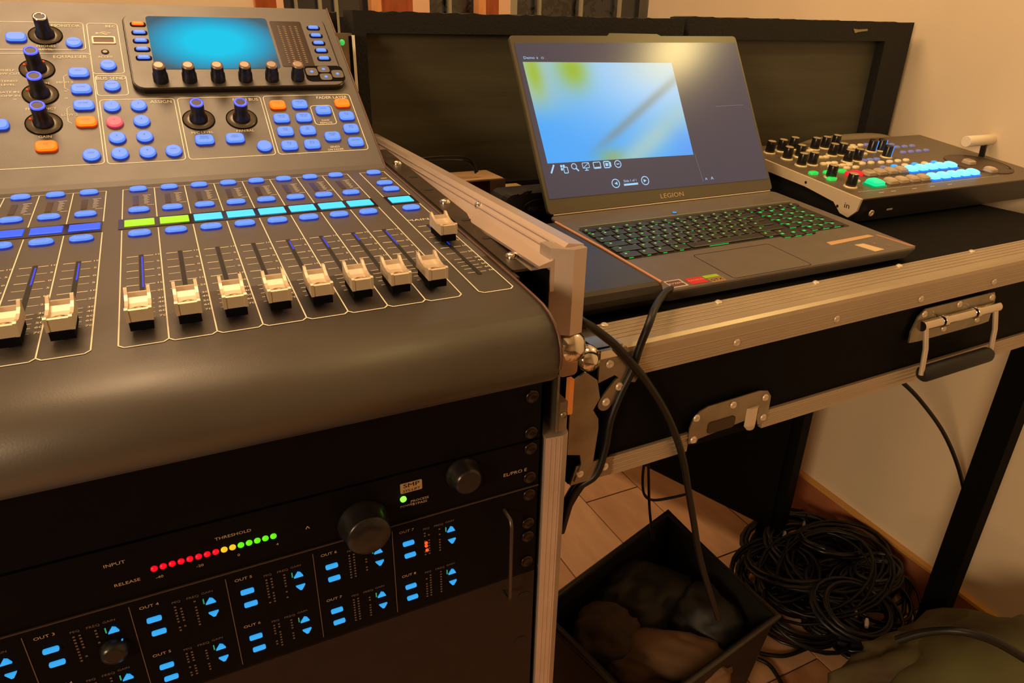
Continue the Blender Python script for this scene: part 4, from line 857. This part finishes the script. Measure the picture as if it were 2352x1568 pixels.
for u, v in ((.350, .083), (.344, .042)): put('crosspoint_key', bkc, TZ(SW, u, v, .0008), sw)
gr_ = MB(); line(gr_, (.02, .0245), (.34, .0245), .0006, SW, .001); 
for u in (.05, .075, .12, .16, .2): line(gr_, (u, .014), (u+.010, .014), .0013, SW, .001)
for i in range(26): line(gr_, (.03+random.random()*.3, .095+.14*random.random()), (.03, .1), .0, SW, .001) if False else None
obj('top_print', gr_, m_white, sw)
cd = at_f(2262, 381, SW); dk = MB(); dk.lathe([(.052, 0), (.052, .0012), (.051, .0016)], 40, TZ(SW, cd.x-.006, cd.y+.008, .0008), smooth=False); obj('lever_disc', dk, mat('disc_brown', (74, 58, 44), .42), sw)
tk = MB(); sl_ = MB(); o_ = []
for k in range(15): a = rad(62-k*8.2); o_.append((cd.x-.006+.046*math.cos(a), cd.y+.008+.046*math.sin(a)))
for k in range(14): line(tk, o_[k], o_[k+1], .010, SW, .0027); line(sl_, o_[k], o_[k+1], .0032, SW, .0030)
obj('lever_track', tk, mat('track_olive', (110, 98, 72), .4), sw); obj('lever_slot', sl_, m_slot, sw)
st = MB(); st.tube([tuple(SW @ Vector((.430, .112, 0))), tuple(SW @ Vector((.424, .113, .024)))], .0048, 8); obj('lever_stem', st, m_dark, sw)
hn = MB(); hn.tube([tuple(SW @ Vector((.3735, .115, .0285))), tuple(SW @ Vector((.374, .115, .0285))), tuple(SW @ Vector((.456, .115, .0285))), tuple(SW @ Vector((.459, .115, .0285)))], [.0085, .0092, .0088, .006], 20); obj('lever_handle', hn, mat('handle_ivory', (236, 222, 196), .35), sw)
ft = MB()
for x in (.90, 1.33): ft.box((x, .30, -.0835), (x+.015, .32, -.0825))
# pouch behind the switcher
po = thing('soft_sleeve', (1.12, .505, -.08), 'flat olive grey sleeve lying behind the video switcher', 'sleeve')
a = q(1868, 318, .505); b = q(2035, 305, .505)
sv = MB(); cxs = (a.x+b.x)/2; ww = (b.x-a.x)/2+.02
rings = []
for k in range(13):
    t_ = -1+2*k/12; h_ = .016*math.sqrt(max(.02, 1-abs(t_)**2.5)); rings.append([(cxs+ww*t_, .505+.018*math.cos(g*.5236), a.z-.012+(h_*math.sin(g*.5236)) if g < 7 else -.08) for g in range(12)])
sv.loft(rings, None, 0, True); obj('sleeve_body', sv, mat('sleeve_olive_grey', (128, 116, 92), .6), po)

# ================================================================ cables and floor clutter
fr = TF.to_3x3() @ Vector((0, 0, 1))
def tfp(px, py, off): return at(px, py, TF @ Vector((0, 0, off)), fr)
c1 = [at(1540, 655, (0, .10, 0), (0, 1, 0)), tfp(1528, 672, -.05), tfp(1505, 705, -.012), tfp(1490, 745, .004), tfp(1470, 795, .006), tfp(1452, 850, .005), tfp(1425, 905, .004), tfp(1402, 965, .004), tfp(1390, 1030, .004), tfp(1368, 1090, .003), tfp(1320, 1130, -.005), tfp(1290, 1220, -.02)]
c1[0] = at(1550, 660, (0, .12, 0), (0, 1, 0)); c1[0].z = max(c1[0].z, -.08)
cable('laptop_cable', c1, .0034, 'grey black cable dropping from the laptop front corner over the desk edge')
c2 = [tfp(1330, 733, .012), tfp(1365, 755, .010), tfp(1420, 800, .008), tfp(1480, 870, .009), tfp(1525, 940, .008), tfp(1552, 1000, .008), tfp(1570, 1060, .008), tfp(1580, 1120, .008), tfp(1592, 1190, .008), tfp(1610, 1290, .008), tfp(1650, 1420, .004)]
c2.insert(0, at(1300, 700, (0, .06, 0), (0, 1, 0)))
cable('power_cable', c2, .0036, 'black cable crossing the desk front and falling past the latch')
cable('looped_cable', cq([(1480, 1060, .30), (1476, 1100, .30), (1480, 1135, .30), (1500, 1148, .30), (1540, 1143, .30), (1585, 1132, .28)]), .0022, 'thin black cable looping below the desk')
cable('looped_cable', cq([(1489, 1060, .30), (1490, 1110, .30), (1492, 1170, .30), (1500, 1240, .30)]), .0022, 'thin black cable hanging straight below the desk')
cable('wall_cable', cq([(2062, 868, .20), (2110, 915, .20), (2165, 990, .20), (2200, 1070, .19), (2222, 1160, .17), (2235, 1210, .16)]), .0036, 'black cable curving down in front of the wall to the desk leg')
# crate of odds and ends
zc = -.70
k0, k1, k2, k3 = [at(px, py, (0, 0, zc), (0, 0, 1)) for px, py in ((1235, 1400), (1535, 1175), (1788, 1415), (1480, 1640))]
crt = thing('plastic_crate', (k0+k2)/2+Vector((0, 0, ZF-zc)), 'black plastic crate of dark clutter on the floor below the desk', 'crate')
cen = (k0+k1+k2+k3)/4
def ring_(s_, z): return [tuple(cen+(k-cen)*s_+Vector((0, 0, z-zc))) for k in (k0, k1, k2, k3)]
cr = MB(); cr.loft([ring_(.80, ZF), ring_(.97, zc-.012), ring_(1.0, zc-.012), ring_(1.0, zc), ring_(.95, zc), ring_(.78, ZF+.01)], None, 0, False); obj('crate_shell', cr, mat('crate_black', (26, 24, 22), .45), crt)
rm = MB(); rg = ring_(1.0, zc); rm.tube([Vector(p_) for p_ in rg]+[Vector(rg[0])], .005, 8); obj('crate_rim', rm, mat('crate_rim_grey', (58, 54, 48), .4), crt)
def blob(name, c, sx, sy, sz, m, parent, seed, amp=.25, label=None, cat=None, rz=0):
    bm = bmesh.new(); bmesh.ops.create_icosphere(bm, subdivisions=4, radius=1); rnd = random.Random(seed)
    from mathutils import noise
    off = Vector((seed*3.1, seed*1.7, 0)); R_ = Matrix.Rotation(rz, 3, 'Z')
    mb_ = MB(); idx = {}
    for v in bm.verts:
        d = 1+amp*(noise.noise(v.co*1.6+off)+.5*noise.noise(v.co*4+off)+.25*abs(noise.noise(v.co*9+off)))
        p_ = R_ @ Vector((v.co.x*sx*d, v.co.y*sy*d, v.co.z*sz*d)); p_ = p_+Vector(c); mb_.v.append(tuple(p_))
    for f in bm.faces: mb_.f.append([v.index for v in f.verts]); mb_.mi.append(0); mb_.sm.append(True)
    bm.free(); return obj(name, mb_, m, parent, label, cat)
cc = cen
blob('dark_bag', cc+Vector((.02, .06, -.06)), .09, .07, .055, mat('bag_black', (18, 16, 15), .6), crt, 3)
blob('brown_cloth', cc+Vector((-.015, -.055, -.06)), .10, .05, .035, mat('cloth_brown', (110, 84, 58), .85, noise=.3, nscale=12), crt, 5, rz=-.6)
blob('brown_cloth', cc+Vector((-.085, .02, -.05)), .055, .05, .05, mat('cloth_dim', (72, 56, 42), .85, noise=.3, nscale=12), crt, 8)
blob('dark_bag', cc+Vector((.09, -.02, -.06)), .06, .06, .05, MATS['bag_black'], crt, 9)
# cable heap beside the wall
hc = Vector((1.13, .36, ZF))
coil_m = [m_cable, mat('cable_black_gloss', (10, 10, 10), .3), mat('cable_navy', (12, 14, 26), .45), mat('cable_grey', (24, 22, 22), .45)]
rnd = random.Random(11)
spots = [(1.235, .47, .085), (1.20, .40, .09), (1.15, .42, .10), (1.11, .35, .11), (1.17, .31, .11), (1.08, .29, .095), (1.225, .28, .085), (1.14, .25, .10), (1.04, .36, .085), (1.20, .35, .07), (1.10, .40, .08), (1.13, .31, .075), (1.02, .25, .085), (1.17, .22, .09), (1.09, .20, .08), (1.25, .36, .06), (1.06, .33, .06), (1.19, .44, .06), (1.12, .27, .06), (1.21, .25, .05), (1.15, .36, .05), (1.08, .24, .05), (1.03, .31, .05), (1.17, .38, .1), (1.11, .30, .12), (1.14, .20, .07)]
for i, (x, y, R0_) in enumerate(spots):
    pts = []; turns = 5; z0 = ZF+.012+(i % 5)*.020; tilt = rnd.uniform(-.25, .25); tx_ = rnd.uniform(-.25, .25); ph = rnd.uniform(0, 6)
    for k in range(turns*22):
        a = k/22*2*math.pi+ph; rr = R0_*(1+.16*math.sin(a*.37+i)+.08*math.sin(a*1.7+i*2)); dx, dy = rr*math.cos(a), rr*.8*math.sin(a)
        X_ = min(x+dx, 1.315+(y+dy-.213)*.05-.012)
        pts.append((X_, y+dy, max(ZF+.005, z0+dx*tilt+dy*tx_+.006*math.sin(a*.7+i)+.0022*k/22)))
    obj('coiled_cable', MB().tube(pts, rnd.choice((.0032, .004, .0045)), 6), coil_m[i % 4], None, ('matt black', 'shiny black', 'navy tinted', 'dark grey')[i % 4]+' cable coiled in the heap on the floor by the wall', 'cable', 'coiled cables heaped by the wall')
cable('stray_cable', cq([(1800, 1180, .50), (1850, 1200, .47), (1935, 1222, .42), (2010, 1240, .38), (2080, 1310, .31), (2118, 1385, .25)]), .0042, 'thick black cable arching out of the heap against the baseboard')
cable('stray_cable', cq([(1930, 1225, .42), (1985, 1212, .40), (2040, 1255, .35), (2090, 1330, .29), (2110, 1370, .27)]), .0042, 'black cable looping above the heap in front of the brown baseboard')
fz = lambda l: [at(px, py, (0, 0, ZF+.006), (0, 0, 1)) for px, py in l]
cable('floor_cable', fz([(1740, 1512), (1770, 1530), (1800, 1580), (1820, 1640)]), .004, 'black cable on the floor at the bottom edge, right of the crate')
cable('floor_cable', fz([(1745, 1500), (1800, 1506), (1850, 1490), (1880, 1475)]), .004, 'black cable on the floor running from the crate to the heap')
cable('rack_side_cable', [tfp(1375, 1040, -.01), tfp(1350, 1085, -.01), tfp(1318, 1130, -.012), tfp(1290, 1180, -.02)], .0055, 'thick black cable passing beside the rack front edge')
for i, (px, py) in enumerate(((1800, 1235), (1845, 1210), (1872, 1372), (1945, 1345), (1898, 1395), (1965, 1418), (1990, 1440))):
    P_ = at(px, py, (0, 0, ZF+.085), (0, 0, 1)); mb = MB().tube([P_, P_+Vector((.008, .006, .002)), P_+Vector((.016, .012, .002))], [.0035, .0045, .003], 8)
    obj('cable_plug', mb, m_steel if i % 2 else m_white, None, ('white', 'steel')[i % 2]+' small plug lying in the black cable heap', 'plug', 'plugs in the cable heap')
# green bag in the corner of the frame
bag = thing('duffel_bag', (1.02, -.03, ZF), 'olive green cloth bag with black strap slumped in front of the desk leg', 'bag')
m_bag = mat('bag_olive', (88, 88, 48), .85, noise=.35, nscale=7, bump=.5, bscale=30, alt=(66, 54, 34))
blob('bag_body', (1.05, -.07, ZF+.14), .20, .14, .145, m_bag, bag, 21, .28, rz=-.3)
blob('bag_fold', (1.0, .0, ZF+.205), .16, .05, .045, m_bag, bag, 17, .35, rz=-.35)
st_ = [at(px, py, (0, y, 0), (0, 1, 0)) for px, py, y in ((2060, 1470, .0), (2120, 1452, -.02), (2200, 1448, -.05), (2280, 1470, -.08), (2360, 1515, -.11))]
obj('bag_strap', MB().tube(spline(st_, 6), .006, 8), m_cable, bag)
